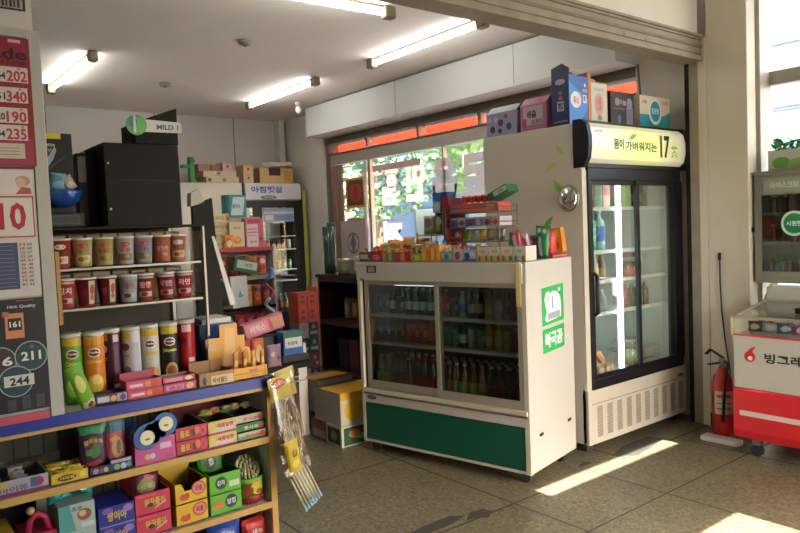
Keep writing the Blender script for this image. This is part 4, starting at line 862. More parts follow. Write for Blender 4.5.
packet('snack_bag', 'glossy dark red bag tucked into the top pink-red box', (.785, 2.53, Z3+.115), (.10, .09, .03), '5c1420', [('e', .5, .45, .35, .3, '7c7034'), ('e', .6, .8, .2, .1, 'c05468'), ('t', '꿈틀', .5, .45, .5, .2, 'a09430')], rot=(R(-12), R(6), 0))
for k in range(2):
    tray('snack_box', 'yellow box with a red roundel, %s of the pair on the middle shelf' % ('lower', 'upper')[k], (.870, YF, Z3+k*.078), (.118, .17, .076), 'c8a01c', front=[('e', .74, .62, .23, .34, 'a82c30'), ('e', .74, .62, .19, .28, 'c87868'), ('t', '꾀돌', .74, .62, .24, .3, '8c2024'), ('e', .28, .32, .16, .16, 'b84828'), ('e', .2, .4, .06, .1, 'b84828'), ('e', .36, .42, .07, .1, 'b03c24')], notch=.03 if k else 0, inside='3c3418', back=.03 if k else 0)
for k in range(2):
    tray('snack_box', 'bright green box with a black roundel, %s of the pair on the middle shelf' % ('lower', 'upper')[k], (1.000, YF, Z3+k*.077), (.124, .17, .076), '54a01c', front=([('e', .36, .55, .19, .32, '14301c'), ('t', '감자', .36, .55, .26, .26, 'b8c4b8'), ('r', .62, .25, .95, .55, 'b8c8a0')] if k else [('e', .66, .55, .20, .34, '14202c'), ('t', '알칩', .66, .55, .28, .28, 'b8c4b8'), ('e', .25, .5, .14, .2, 'b85c2c'), ('e', .22, .4, .2, .1, 'c07038')]), inside='28481c', back=.035 if k else 0)
packet('snack_bag', 'green bag with a dark roundel standing behind the green boxes', (1.055, 2.58, Z3+.125), (.105, .085, .024), '3c8420', [('e', .5, .5, .24, .32, '14241c'), ('t', '칩', .5, .5, .2, .3, 'a8b8a0')], rot=(R(-8), 0, 0))
packet('snack_bag', 'second green bag, behind the yellow and green boxes', (.985, 2.72, Z3), (.13, .215, .04), '305c1c', [('e', .55, .8, .22, .1, '14241c')])
t = thing('snack_tub', 'open green tub of cream-tipped chocolate sticks at the right end of the middle shelf', 'tub', (1.184, 2.525, Z3))
MB().lathe([(.048, 0), (.052, .006), (.058, .10), (.060, .103)], '2c8c30', n=30, cap=False).lathe([(.001, .004), (.048, .004)], '1c4c1c', n=24, cap=False).lathe([(.048, -.0), (.0585, .012), (.0585, .026), (.055, .03)], '8c2418', n=30, cap=False).wrap((0, 0, 0), .0585, .03, .10, -150, -40, [('r', .05, .75, .95, .98, '7cac4c'), ('e', .65, .45, .25, .4, 'b8a828'), ('e', .3, .35, .2, .25, '8c3c1c'), ('t', '초코스틱', .42, .80, .6, .16, 'c05c28'), ('e', .7, .25, .12, .14, 'a83c20')]).build('tub', t)
st_ = thing('chocolate_stick', 'cream-tipped dark stick standing in the green tub', 'snack stick', (1.184, 2.525, Z3+.01), 0, 'chocolate sticks in the green tub')
MB().lathe([(.0052, 0), (.0052, .105)], '3c2c1c', n=8).build('stick', st_); MB().lathe([(.0055, .105), (.0056, .122), (.004, .125)], 'c0b888', n=8).build('tip', st_)
k_ = 0
for ring, n_ in ((.0, 1), (.013, 6), (.027, 12), (.041, 18)):
    for i in range(n_):
        a_ = 2*math.pi*(i+.3*ring*50)/n_; x, y = 1.184+ring*math.cos(a_), 2.525+ring*math.sin(a_); zz = Z3+.012+.03*math.sin(a_)*(ring/.04)**1+.004*(i % 2)
        if k_ == 0: st_.location = (x, y, zz)
        else: copy_thing(st_, (x, y, zz))
        k_ += 1
# --- bottom shelf (z .134)
Z4 = .1345
for k, (x, y, w, h, c_, l_, els) in enumerate((
    (.90, 2.50, .13, .17, '241c20', 'dark brown bag, first from the left in the open gap of the bottom shelf', [('e', .5, .6, .3, .2, '5c5428')]),
    (1.00, 2.57, .12, .19, '14504c', 'dark teal bag on the bottom shelf', [('e', .5, .6, .3, .2, '6c7c3c')]),
    (1.06, 2.50, .13, .225, '14388c', 'royal blue bag on the bottom shelf', [('e', .5, .75, .35, .12, '5c7cb0'), ('e', .4, .6, .2, .1, '7c8c2c'), ('t', '콘칩', .5, .8, .5, .1, 'b0b8b0')]),
    (1.185, 2.50, .11, .205, 'a81820', 'bright red bag at the right end of the bottom shelf', [('r', .1, .85, .9, .93, 'c04038'), ('e', .5, .55, .3, .15, 'c89c90'), ('t', '새우', .5, .75, .5, .1, 'd0b8a8')]),
    (1.165, 2.66, .14, .23, '7c1420', 'dark red bag behind the bright red one on the bottom shelf', [('e', .5, .7, .3, .1, '9c3c3c')]),
    (.80, 2.57, .12, .18, '5c3c1c', 'brown and yellow bag on the bottom shelf, left of the dark brown one', [('e', .5, .6, .3, .2, 'a08830')]))):
    packet('crisp_bag', l_, (x, y, Z4), (w, h, .05), c_, els, rz=R((-6, 5, -4, 8, -10, 3)[k]))

# --- bags hung on the end of the shelving, facing the camera
t = thing('hook_rail', 'thin metal hook rail on the right end of the snack shelving', 'hook rail', (1.277, 2.44, .84))
MB().box((0, 0, 0), (.004, .16, .012), 'alu').tube([(.002, .03, .006), (.16, .03, .010), (.165, .03, .022)], .003, 'alu', n=6).tube([(.002, .11, .006), (.17, .11, .010), (.175, .11, .022)], .003, 'alu', n=6).build('rail', t)
def hung(label, x, y, z, w, h, th, cols, bandc, txt, tilt, contents, rz):
    t = thing('hanging_snack_bag', label, 'snack bag', (x, y, z), 0, rot=(0, R(tilt), R(rz)))
    pillow(w, h, th, 'film', n=8).build('bag', t)
    c = MB()
    for i in range(contents):
        p = Vector((random.uniform(-.38, .38)*w, random.uniform(-.22, .22)*th, random.uniform(.06, .64)*h)); d = Vector((random.uniform(-.25, .25), 0, 1)).normalized()*h*random.uniform(.08, .16)
        q = Vector((random.uniform(-.006, .006), 0, 0)); c.tube([p-d/2, p+q, p+d/2], [.003, .0055, .003], cols[i % len(cols)], n=5)
    c.build('dried_snack', t, kind='stuff')
    pillow(w*.96, h*.27, th*.5, bandc[0], ([('e', .42, .72, .34, .2, bandc[1]), ('t', txt, .42, .72, .34, .2, 'c8a8a0')] if txt else []), n=6).build('header_card', t, loc=(0, -.0, h*.73))
hung('clear bag of brown dried squid with a yellow and red header on shelf end', 1.325, 2.42, .55, .115, .35, .028, ['7c6050', '94785c', '64483c', 'a08870'], ('b8a43c', 'b02c24'), '오징어', -7, 90, 8)
hung('longer clear bag of pale dried snacks hanging just right of the brown dried squid', 1.405, 2.50, .47, .12, .44, .03, ['a8987c', '9c8068', 'b8a890', '94441c'], ('b0a050', '000000'), '', -9, 80, 8)
packet('yellow_snack_bag', 'small yellow bag hanging low, against the end of the shelving', (1.300, 2.345, .53), (.062, .13, .02), 'b89c18', [('t', '김', .5, .6, .4, .2, '4c3c10'), ('e', .5, .3, .3, .1, 'c8b040')], rot=(0, R(-8), R(5)), cat='snack bag')
t = thing('hanging_tube_pack', 'clear tilted pack of blue-tipped tubes hanging lowest on the shelf end', 'snack pack', (1.385, 2.36, .375), rot=(0, R(-26), R(8)))
pillow(.105, .21, .016, 'film', n=6).build('bag', t)
for k in range(7):
    MB().lathe([(.005, .034), (.005, .17)], 'b0a488', c=(-.042+k*.014, 0, 0), n=8).lathe([(.0058, .006), (.0058, .034)], '8cacc0', c=(-.042+k*.014, 0, 0), n=8).build('tube', t)

# ================================================================ drinks in the white cooler
crz = R(-77.7); co = Vector((2.593, 3.742, 0)); cux = Vector((math.cos(crz), math.sin(crz), 0)); cuy = Vector((-math.sin(crz), math.cos(crz), 0))
def cw(lx, ly, z=0): p = co+cux*lx+cuy*ly; return (p.x, p.y, z)
gl = {}
def vg(name, h_, tr=.25):
    return mat('drink_'+name, hexc(h_), .12, coat=.3)
def proto(kind, gc, cap, lab, h, r, neck=.35, txt=None, labz=(.2, .52), capr=None):
    return dict(kind=kind, gc=gc, cap=cap, lab=lab, h=h, r=r, neck=neck, txt=txt, labz=labz, capr=capr)
protos = {
 'brown glass bottle with a white cap': proto('b', vg('brown', '3c2010'), 'c8c4bc', '8c3c2c', .225, .030),
 'amber tea bottle with a pale label': proto('b', vg('amber', '6c4a1c'), 'b8b4a8', '8c9450', .225, .031),
 'dark cola bottle with a red label': proto('b', vg('cola', '180c0a'), 'a82420', '9c2424', .225, .032),
 'green glass bottle': proto('b', vg('green', '144c20'), '3c7c44', '9cac90', .16, .026),
 'clear water bottle with a blue label': proto('b', vg('clear', '8c9c9c'), '9cb4cc', '2c5c9c', .16, .026),
 'dark bottle with a pale paper label': proto('b', vg('darkg', '10180c'), '7c8c3c', 'a8a898', .165, .026),
 'orange juice bottle': proto('b', vg('orange', 'a85c14'), 'b87c28', 'b8682c', .16, .026, .25),
 'yellow drink bottle': proto('b', vg('yellow', 'b89830'), 'b8a848', 'b8ac7c', .16, .027, .25),
 'blue can': proto('c', 'x', 'x', '1c4a7c', .122, .030), 'red can': proto('c', 'x', 'x', '9c2420', .122, .030),
 'green can': proto('c', 'x', 'x', '2c7840', .122, .030), 'brown coffee can': proto('c', 'x', 'x', '4c2c1c', .11, .026), 'silver can': proto('c', 'x', 'x', '9c9c98', .122, .030), 'yellow can': proto('c', 'x', 'x', 'b89c28', .122, .03),
}
made = {}
def put(kind, loc, label, group):
    p = protos[kind]
    if kind in made: return copy_thing(made[kind], loc, None, label, group)
    if p['kind'] == 'b': t = bottle('drink_bottle', label, loc, p['h'], p['r'], p['gc'], p['cap'], p['lab'], group=group, neck=p['neck'])
    else:
        t = thing('drink_can', label, 'can', loc, 0, group); h, r = p['h'], p['r']
        MB().lathe([(r*.82, 0), (r, .008), (r, h-.012), (r*.84, h-.002)], p['lab'], n=16, mats=['steel', p['lab'], p['lab']]).wrap((0, 0, 0), r, .01, h-.014, -150, -40, [('e', .5, .55, .3, .25, 'b8b4a8'), ('r', .2, .12, .8, .2, 'a8a498')]).build('body', t)
        MB().lathe([(r*.84, h-.003), (r*.84, h), (r*.7, h-.003)], 'steel', n=16).build('lid', t)
    made[kind] = t; return t
B = list(protos)
plan = {  # shelf: (z, kinds left to right)
 'top': (.903, ['blue can', 'blue can', 'dark bottle with a pale paper label', 'brown coffee can', 'dark bottle with a pale paper label', 'green glass bottle', 'dark bottle with a pale paper label', 'green glass bottle', 'orange juice bottle', 'red can', 'brown coffee can', 'clear water bottle with a blue label', 'dark bottle with a pale paper label', 'dark bottle with a pale paper label', 'yellow drink bottle', 'silver can', 'clear water bottle with a blue label', 'red can', 'brown coffee can']),
 'middle': (.720, ['blue can', 'blue can', 'brown coffee can', 'brown coffee can', 'red can', 'red can', 'red can', 'orange juice bottle', 'blue can', 'green can', 'green can', 'green glass bottle', 'silver can', 'green can', 'yellow drink bottle', 'yellow drink bottle', 'yellow can', 'red can', 'brown coffee can']),
 'bottom': (.401, ['amber tea bottle with a pale label', 'amber tea bottle with a pale label', 'dark cola bottle with a red label', 'dark cola bottle with a red label', 'brown glass bottle with a white cap', 'dark cola bottle with a red label', 'dark cola bottle with a red label', 'dark cola bottle with a red label', 'brown glass bottle with a white cap', 'brown glass bottle with a white cap', 'amber tea bottle with a pale label', 'amber tea bottle with a pale label', 'amber tea bottle with a pale label', 'amber tea bottle with a pale label', 'brown glass bottle with a white cap', 'brown glass bottle with a white cap', 'brown glass bottle with a white cap', 'brown glass bottle with a white cap', 'brown glass bottle with a white cap'])}
def tens(i): return ORD[i] if i < 12 else ('thirteenth', 'fourteenth', 'fifteenth', 'sixteenth', 'seventeenth', 'eighteenth', 'nineteenth', 'twentieth')[i-12]
for sh, (z, ks) in plan.items():
    for i, k in enumerate(ks):
        lx = .075+i*(1.095/18)+random.uniform(-.003, .003)
        # count within a run of the same drink
        put(k, cw(lx, .115+random.uniform(0, .012), z), '%s, cooler front row, %s shelf, %s from left' % (k, sh, tens(i)), 'drinks in the front row of the white cooler')
    for i in range(18):
        k = ks[min(i+(i % 2), 18)]
        put(k, cw(.10+i*(1.06/18), .19+random.uniform(0, .012), z), '%s, second row, %s shelf of cooler' % (k, sh), 'drinks in the second row, %s shelf, %s' % (sh, k))
for i, kk in enumerate(('brown glass bottle with a white cap', 'amber tea bottle with a pale label')*9):
    put(kk, cw(.11+i*.058, .26, .401), '%s, third row, bottom shelf of cooler' % kk, 'third row bottles at the bottom of the cooler, %s' % kk)

# ================================================================ drinks in the tall fridge
def fw(lx, ly, z): return (FX+lx, FY+ly, z)
def big(label, lx, z, gc, cap, lab, h=.265, r=.043, ly=.17, group=None): return bottle('drink_bottle', label, fw(lx, ly, z+.001), h, r, gc, cap, lab, group=group, neck=.28, labz=(.25, .62))
fz = [.432]+[z+.001 for z in FSH]
def fcarton(label, lx, z, w, h, c_, els, d=.08, ly=.13): carton('drink_carton', label, fw(lx, ly, z), (w, d, h), c_, front=els, cat='drink carton')
# left bay: x .11 .. .47
fcarton('red and brown drink carton, top left shelf of the tall fridge', .23, fz[4], .075, .19, '8c4838', [('e', .5, .6, .3, .2, 'b89078'), ('r', .1, .1, .9, .3, '5c2c24')])
fcarton('green and white drink carton, top shelf of the tall fridge', .315, fz[4], .075, .19, 'a8b8a8', [('r', .15, .1, .85, .7, '2c8450'), ('e', .5, .8, .3, .1, '3c9c5c')])
fcarton('tan and red drink carton, top shelf of the tall fridge', .400, fz[4], .075, .175, 'b0907c', [('r', .1, .5, .9, .8, 'a04838')])
fcarton('brick-coloured drink carton at the very left of the top fridge shelf', .145, fz[4], .075, .18, '94503c', [('r', .1, .4, .9, .8, 'c0a890')])
big('large green bottle with a green cap on the second shelf of the tall fridge', .295, fz[3], vg('bgreen', '2c9c5c'), '2c9c5c', '4cac8c')
big('large clear bottle with a blue shrink label on the second shelf of the tall fridge', .395, fz[3], vg('bblue', '8cb8b8'), 'c0d0d8', '3c68b8')
big('pale large bottle at the left of the second shelf of the tall fridge', .20, fz[3], vg('bpale', '8cb8a4'), 'b8d0c0', '7cb0a0')
def small(label, lx, z, gc, cap, lab, h=.17, r=.03, ly=.15, group=None): return bottle('drink_bottle', label, fw(lx, ly, z), h, r, gc, cap, lab, group=group, neck=.3)
small('slim green bottle on the third shelf of the tall fridge', .235, fz[2], vg('s1', '2c8c4c'), '2c8c4c', '58ac6c')
small('slim bottle with a yellow top on the third shelf of the tall fridge', .31, fz[2], vg('s2', 'a0b0a0'), 'c8b828', 'c8b828')
small('brown bottle on the third shelf of the tall fridge', .385, fz[2], vg('s3', '6c4c38'), '8c6c50', '94806c')
small('teal bottle at the left of the third shelf of the tall fridge', .16, fz[2], vg('s4', '3c8474'), '4c9484', '5c9c8c')
for i, (gc, lb, nm) in enumerate((('9ca4a8', 'b8c0c0', 'clear'), ('7c84a0', '8c94b0', 'violet-grey'), ('94a094', 'a8b8a0', 'grey-green'), ('808890', '6c8878', 'smoky'))):
    small('%s short bottle on the fourth shelf of the tall fridge' % nm, .165+i*.073, fz[1], vg('f%d' % i, gc), 'c0c4c0', lb, .15, .03)
for i, (gc, nm) in enumerate((('a89c98', 'milky'), ('b08878', 'pinkish'), ('98a48c', 'pale green'), ('a8988c', 'beige'))):
    small('%s tall bottle on the floor of the tall fridge, back row' % nm, .17+i*.075, fz[0], vg('g%d' % i, gc), 'a8a49c', '8c8c84', .24, .033, .28)
for i, (c_, nm) in enumerate((('a8382c', 'red'), ('c87838', 'orange'), ('d06c2c', 'deep orange'), ('c88858', 'apricot'))):
    finish(pillow(.075, .09, .05, c_, [('e', .5, .5, .3, .3, 'd8b890')], n=6), 'ice_bar_packet', '%s packet heaped on the floor of the tall fridge' % nm, 'packet', fw(.155+i*.085, .17, fz[0]+.055+.01*(i % 2)), rot=(R(-30), 0, R(10*i)))
for i, (c_, nm) in enumerate((('9cac58', 'lime'), ('b8b880', 'cream'), ('8c9c4c', 'olive'), ('b87c40', 'ochre'))):
    finish(pillow(.08, .06, .05, c_, [('e', .5, .5, .3, .3, 'd8d0a8')], n=6), 'ice_bar_packet', '%s packet at the front of the tall fridge floor' % nm, 'packet', fw(.15+i*.085, .13, fz[0]), rot=(R(-10), 0, R(-8*i)))
# right bay x .60 .. 1.05
fcarton('pale green drink carton on the top right shelf of the tall fridge', .66, fz[4], .06, .17, '8cb070', [('r', .1, .1, .9, .5, '6c9c50')])
t = bottle('drink_bottle', 'dark brown flask with a pale cap on the top right shelf of the tall fridge', fw(.79, .16, fz[4]), .20, .055, vg('flask', '241c1a'), '5c5450', '3c3430', neck=.25)
fcarton('dark carton beside the brown flask in the tall fridge', .865, fz[4], .05, .19, '342c28', [('r', .2, .6, .8, .8, '7c746c')])
t = thing('glass_jar', 'large glass jar of red pickles on a right shelf of the tall fridge', 'jar', fw(.76, .18, fz[3]-.198))
def jar(t, r, h, c1, c2, lidc):
    MB().lathe([(r*.95, .003), (r, .01), (r, h*.72), (r*.8, h*.82), (r*.78, h*.88)], 'glass', n=22, cap=False).build('glass', t)
    MB().lathe([(r*.93, .006), (r*.95, h*.35), (r*.95, h*.62)], c1, n=22, mats=[c1, c2]).build('contents', t)
    MB().lathe([(r*.84, h*.86), (r*.84, h), (r*.78, h*1.01)], lidc, n=22).build('lid', t)
t.location = fw(.76, .18, fz[2]); jar(t, .085, .165, 'a85c48', '6c4038', '5c3c34')
for i, (c_, nm) in enumerate((('8c5c4c', 'brown'), ('4c5c44', 'dark green'), ('6c8c6c', 'grey-green'), ('5c4438', 'umber'))):
    small('%s bottle on the fourth right shelf of the tall fridge' % nm, .655+i*.075, fz[1], vg('h%d' % i, c_), '7c8c74', c_, .165, .032)
t = thing('glass_jar', 'glass jar of green pickles on the lowest right shelf of the tall fridge', 'jar', fw(.73, .18, fz[0])); jar(t, .075, .19, '7c8c5c', '98a878', '8c9484')
t = thing('wire_basket', 'white wire basket of vegetables on the right floor of the tall fridge', 'basket', fw(.84, .13, fz[0]))
b_ = MB()
for z in (.004, .05, .095): b_.tube([(0, 0, z), (.2, 0, z), (.2, .2, z), (0, .2, z), (0, 0, z)], .003, 'wire', n=6)
for i in range(9): b_.tube([(i*.025, 0, 0), (i*.025, 0, .095)], .002, 'wire', n=5).tube([(0, i*.025, 0), (0, i*.025, .095)], .002, 'wire', n=5)
b_.build('basket', t)
for i, (c_, nm) in enumerate((('5c7c44', 'dark green'), ('b0a070', 'yellowish'), ('4c6c3c', 'deep green'), ('a89080', 'pale brown'))):
    finish(MB().lathe([(.001, 0), (.03, .012), (.038, .035), (.028, .06), (.001, .07)], C(c_, .7), n=14), 'vegetable', '%s vegetable lying in the fridge basket' % nm, 'vegetable', fw(.885+.1*(i % 2)+.01, .18+.09*(i//2), fz[0]+.006))

# ================================================================ gift cartons on the tall fridge
ZT = 2.056
def handle_box(label, loc, w, d, h, col, topc, els, left, rz):
    t = thing('gift_carton', label, 'gift box', loc, rz)
    m = MB().box((0, 0, 0), (w, d, h*.72), col); m.art((0, 0, 0), (w, 0, 0), (0, 0, h*.72), els)
    if left: m.art((w, 0, 0), (0, d, 0), (0, 0, h*.72), left)
    m.build('box', t)
    r = MB().prism([(0, h*.72), (d, h*.72), (d*.62, h*.95), (d*.38, h*.95)], 0, w, topc, plane='yz'); r.build('gable', t)
    n = MB()
    n.box((w*.1, d*.5-.003, h*.95), (w*.9, d*.5+.003, h*1.0), topc).build('handle', t)
    return t
handle_box('carton with purple grape pattern and a dark green gabled lid on the tall fridge', (3.545, 3.45, ZT), .275, .14, .215, '8c90ac', '1c4438', [('e', .2, .3, .09, .16, '4c2c58'), ('e', .48, .55, .09, .16, '5c3464'), ('e', .75, .35, .09, .16, '5c3060'), ('e', .45, .2, .07, .12, '4c2c50'), ('e', .85, .75, .06, .12, 'b8788c'), ('e', .12, .75, .06, .12, 'a8b0c8'), ('e', .65, .8, .07, .1, '7c5478'), ('e', .32, .72, .06, .1, 'c0b8c8')], [('e', .5, .5, .3, .3, 'a89088')], R(-90))
handle_box('carton printed in pink with black writing, between the grape carton and the blue one', (3.545, 3.14, ZT), .215, .13, .225, 'a86c84', 'a05474', [('r', .12, .2, .88, .95, 'b8a4ac'), ('t', '배즙', .45, .62, .36, .3, '2c3834'), ('t', '도라지', .65, .3, .4, .22, '4c2c44'), ('e', .15, .3, .1, .2, 'b03c5c')], [], R(-90))
# tall blue drink carton with a peaked lid
t = thing('gift_carton', 'tall royal blue carton with a white roundel and a peaked flap', 'gift box', (3.545, 2.74, ZT))
m = MB().box((0, 0, 0), (.185, .135, .30), '1c50a0', ms={'l': '14205c'})
m.art((0, 0, 0), (.185, 0, 0), (0, 0, .30), [('p', [(0, .0), (.55, 0), (1, .35), (1, .55), (.0, .85)], '2c78c0'), ('e', .36, .50, .28, .17, 'd0ccc8'), ('t', '홍삼', .36, .5, .3, .15, 'b84c3c'), ('r', .74, .45, .92, .62, 'c0c4cc'), ('e', .82, .55, .06, .06, 'b84c3c'), ('r', .70, .68, .95, .74, 'c88c3c'), ('e', .85, .82, .05, .04, 'c0c4cc'), ('r', .6, .06, .95, .10, 'a8b4cc')])
m.art((0, .135, 0), (0, -.135, 0), (0, 0, .30), [('e', .5, .88, .3, .06, 'a8a8b4'), ('t', '6년', .5, .66, .25, .06, '8c8cac'), ('p', [(.35, .52), (.65, .52), (.5, .62)], 'b07838'), ('r', .3, .28, .7, .48, '9c9cac'), ('t', '정', .5, .38, .3, .14, '1c2460'), ('r', .1, .05, .9, .08, '7c80a8')])
m.build('box', t)
MB().prism([(0, .30), (.135, .30), (.135, .355), (.05, .375), (0, .34)], 0, .006, '101c48', plane='yz').build('flap', t); MB().box((.08, .11, .30), (.18, .115, .35), '101c48').build('rear_flap', t)
t = thing('gift_carton', 'orange-brown carton with a pale red-printed front, next to the blue one', 'gift box', (3.755, 2.755, ZT))
m = MB().box((0, 0, 0), (.205, .13, .285), 'b06a28').art((0, 0, 0), (.205, 0, 0), (0, 0, .285), [('r', .16, .04, .97, .97, 'bcb8a8'), ('t', '인삼차', .55, .83, .5, .07, '5c9480'), ('e', .55, .5, .24, .26, 'c08c84'), ('t', '선물', .55, .52, .22, .3, 'b05c58'), ('e', .58, .2, .12, .06, '5c7c5c'), ('r', .2, .08, .94, .14, 'b8906c')])
m.build('box', t); MB().box((.0, .0, .285), (.03, .13, .335), 'a05c1c').build('flap', t); MB().prism([(.06, .285), (.19, .285), (.15, .32), (.08, .32)], .06, .066, 'b87028', plane='xz').build('handle', t)
carton('gift_carton', 'dark brown carton with pale lettering beside the orange-brown one', (3.995, 2.755, ZT), (.265, .15, .245), '2c2428', front=[('t', '흑마늘', .42, .72, .5, .16, 'a88890'), ('r', .2, .62, .36, .82, '8c7c78'), ('r', .66, .08, .95, .6, '6c6c80'), ('e', .8, .7, .12, .16, '7c7c90'), ('e', .35, .25, .08, .12, '4c6c80'), ('r', .1, .52, .6, .56, '6c5450')], left=[('r', .1, .1, .9, .9, '14100f')], cat='gift box')
carton('gift_carton', 'white and teal carton with a large ring logo on top of the tall fridge', (4.275, 2.72, ZT), (.375, .16, .235), 'c8bca8', front=[('r', 0, .1, 1, .46, '1c7c94'), ('p', [(.72, .1), (1, .1), (1, .6), (.8, .46)], '2c8c84'), ('e', .5, .55, .21, .38, 'd4d0c4'), ('e', .5, .57, .165, .30, '2484a0'), ('t', '정관장', .5, .58, .24, .16, 'd4d8d4'), ('t', '건강', .82, .84, .22, .1, 'b0503c'), ('t', '선물', .14, .82, .16, .1, '7c6c64'), ('r', .0, 0, 1, .08, 'b8a884')], cat='gift box')

# ================================================================ goods on top of the white cooler
ZC = 1.2455
def ctray(label, lx, ly, w, d, h, col, els, **k): return tray('sweet_box', label, cw(lx, ly, ZC), (w, d, h), col, front=els, rz=crz, **k)
def stripes(*cs): return [('r', i/len(cs)+.02, .1, (i+1)/len(cs)-.02, .85, c) for i, c in enumerate(cs)]
front = [  # lx, width, height, colour, print, words
 (.012, .092, .062, '5c4c3c', [('r', .1, .3, .8, .75, 'b0aca0'), ('e', .9, .3, .08, .2, '6c7c3c')], 'brown open box with a pale label, front left corner of the cooler top'),
 (.108, .098, .068, 'a02438', [('r', .1, .5, .9, .9, '8c1c30'), ('e', .5, .4, .3, .25, 'c89098'), ('t', '딸기', .5, .4, .4, .3, '7c1c28')], 'crimson sweet box, second along the front edge of the cooler top'),
 (.210, .100, .055, '8c8c4c', stripes('9c9c5c', '7c6c3c', 'a8a468', '6c7c3c'), 'olive striped sweet box along the front edge of the cooler top'),
 (.315, .120, .058, 'a8343c', stripes('b03c48', 'c08058', 'a8282c'), 'red sweet box beside the olive striped one on the cooler top'),
 (.440, .078, .050, '8ca83c', [('e', .5, .5, .35, .3, 'b0c060'), ('e', .3, .4, .1, .2, 'c84838')], 'lime green sweet box on the front edge of the cooler top'),
 (.522, .070, .085, 'c8842c', stripes('d09840', 'b8702c'), 'orange sweet box standing above the divider of the cooler doors'),
 (.596, .066, .095, 'd0982c', stripes('d8a848', 'c07c28', 'd8a848'), 'yellow-orange tall sweet box on the cooler top'),
 (.666, .086, .058, '7c909c', [('r', .1, .3, .9, .8, '9cb0b8'), ('e', .5, .5, .2, .3, '4c6880')], 'grey-blue sweet box on the front edge of the cooler top'),
 (.756, .060, .072, 'a8a0a0', [('e', .5, .5, .3, .35, '8c3c4c'), ('r', .1, .8, .9, .95, 'c0b8b8')], 'pale box with a red spot on the front edge of the cooler top'),
 (.820, .098, .070, '98a8b4', [('e', .35, .45, .2, .3, '2c4480'), ('e', .7, .6, .2, .2, 'a8c4d0'), ('r', .05, .05, .95, .2, '3c5070')], 'pale blue box with a navy spot on the front edge of the cooler top')]
for lx, w, h, c_, els, lab in front: ctray(lab, lx, .02, w, .12, h, c_, els, inside='4c4038')
for k, (c1, c2) in enumerate((('b02c2c', 'd0a828'), ('3c7c34', 'c8b038'), ('c84c28', 'b8b0a0'), ('2c7cb0', '8cb8c8'))):
    ctray('white tray of small bottles with %s print, %s from the left of the four' % (('red', 'green', 'orange', 'blue')[k], ORD[k]), .925+k*.0785, .018, .0755, .12, .082, 'bcb4a4', [('r', .03, .05, .97, .36, ('b8a428', 'c89c28', '8c9c30', 'b8a840')[k])]+[('e', .2+.3*j, .22, .09, .2, (c1, c2, '4c6c30')[j]) for j in range(3)]+[('p', [(.05, .5), (.5, .62), (.95, .5), (.95, .95), (.05, .95)], 'c8c0b4'), ('e', .5, .7, .3, .12, ('b88c8c', 'a8a078', 'c09880', '88a8b8')[k]), ('r', .94, 0, 1, 1, 'a8a090')], inside='6c6454')
# second row, loose packets
pal = ['c87c1c', 'd0882c', 'b86c18', 'c8902c', '8c7c2c', '7c3424', 'a8985c']
n_ = 0
for k, (lx, ly, z, w, h, c_, nm) in enumerate([(.06, .20, 0, .11, .11, 'c87c1c', 'orange'), (.15, .21, 0, .11, .13, 'd0882c', 'bright orange'), (.25, .22, 0, .11, .12, 'b8741c', 'deep orange'), (.34, .20, 0, .09, .105, '8c8c34', 'olive'), (.43, .23, 0, .08, .10, '7c3c2c', 'rust'), (.05, .30, 0, .10, .135, 'b87428', 'amber'), (.16, .32, 0, .11, .15, 'c88c34', 'honey-coloured'), (.28, .33, 0, .11, .14, 'a8642c', 'toffee-coloured')]):
    packet('snack_bag', '%s snack bag in the heap at the left of the cooler top' % nm, cw(lx, ly, ZC+z), (w, h, .034), c_, [('r', .1, .55, .9, .8, pal[(k+3) % 7]), ('e', .5, .3, .25, .15, 'd8b070')], rz=crz+R(-8+5*k % 17), rot=(R(-14), 0, crz+R((-8, 6, -3, 9, -5, 4, -7, 2)[k])))
for k, (lx, c_, nm) in enumerate(((.40, 'b02c44', 'crimson'), (.47, 'b84854', 'rose'), (.72, '8c2c4c', 'wine red'), (.80, 'a04860', 'dusty pink'), (.88, '9c4054', 'dull red'), (.62, '8c3438', 'brick red'), (.54, 'a8a098', 'pale grey'))):
    packet('sweet_bag', '%s sweet bag lying behind the front boxes of the cooler top' % nm, cw(lx, .168, ZC+.0), (.078, .085, .024), c_, [('r', .1, .4, .9, .7, 'c8a8a8'), ('e', .5, .3, .2, .12, '6c1c2c')], rot=(R(-6), 0, crz+R(5*k-12)))
# small dark shelf stand
def stand(name, label, lx, ly, w, d, zs, m, uprights=True, backz=None):
    t = thing(name, label, 'display rack', cw(lx, ly, ZC), crz)
    for z in zs: MB().box((0, 0, z-.006), (w, d, z), m).build('shelf', t)
    H = backz or zs[-1]+.02
    for x in (0, w-.006):
        for y in (0, d-.006): MB().box((x, y, 0), (x+.006, y+.006, H), m).build('post', t)
    return t
stand('counter_rack', 'low orange-brown shelf stand on the left half of the cooler top', .275, .30, .25, .16, (.155,), '9c5430')
def pk(name, lab, lx, ly, z, w, h, th, c_, els=(), rot=(0, 0), **k): packet(name, lab, cw(lx, ly, ZC+z), (w, h, th), c_, els, rot=(R(rot[0]), R(rot[1]), crz), **k)
def bx_(name, lab, lx, ly, z, w, d, h, c_, els=(), side=(), rot=None, **k): carton(name, lab, cw(lx, ly, ZC+z), (w, d, h), c_, front=els, side=side, rz=crz, rot=rot, **k)
pk('detergent_refill', 'white and green refill bag at the left of the orange-brown stand', .34, .36, .157, .10, .125, .04, 'a8b0a0', [('e', .5, .6, .32, .25, '8c7c94'), ('r', .1, .05, .9, .25, '7c9c4c')])
pk('detergent_refill', 'dark green refill bag on the orange-brown stand', .42, .37, .157, .08, .14, .04, '3c6c34', [('e', .5, .6, .3, .2, 'b0b8a8'), ('e', .4, .3, .25, .15, '8cac3c')])
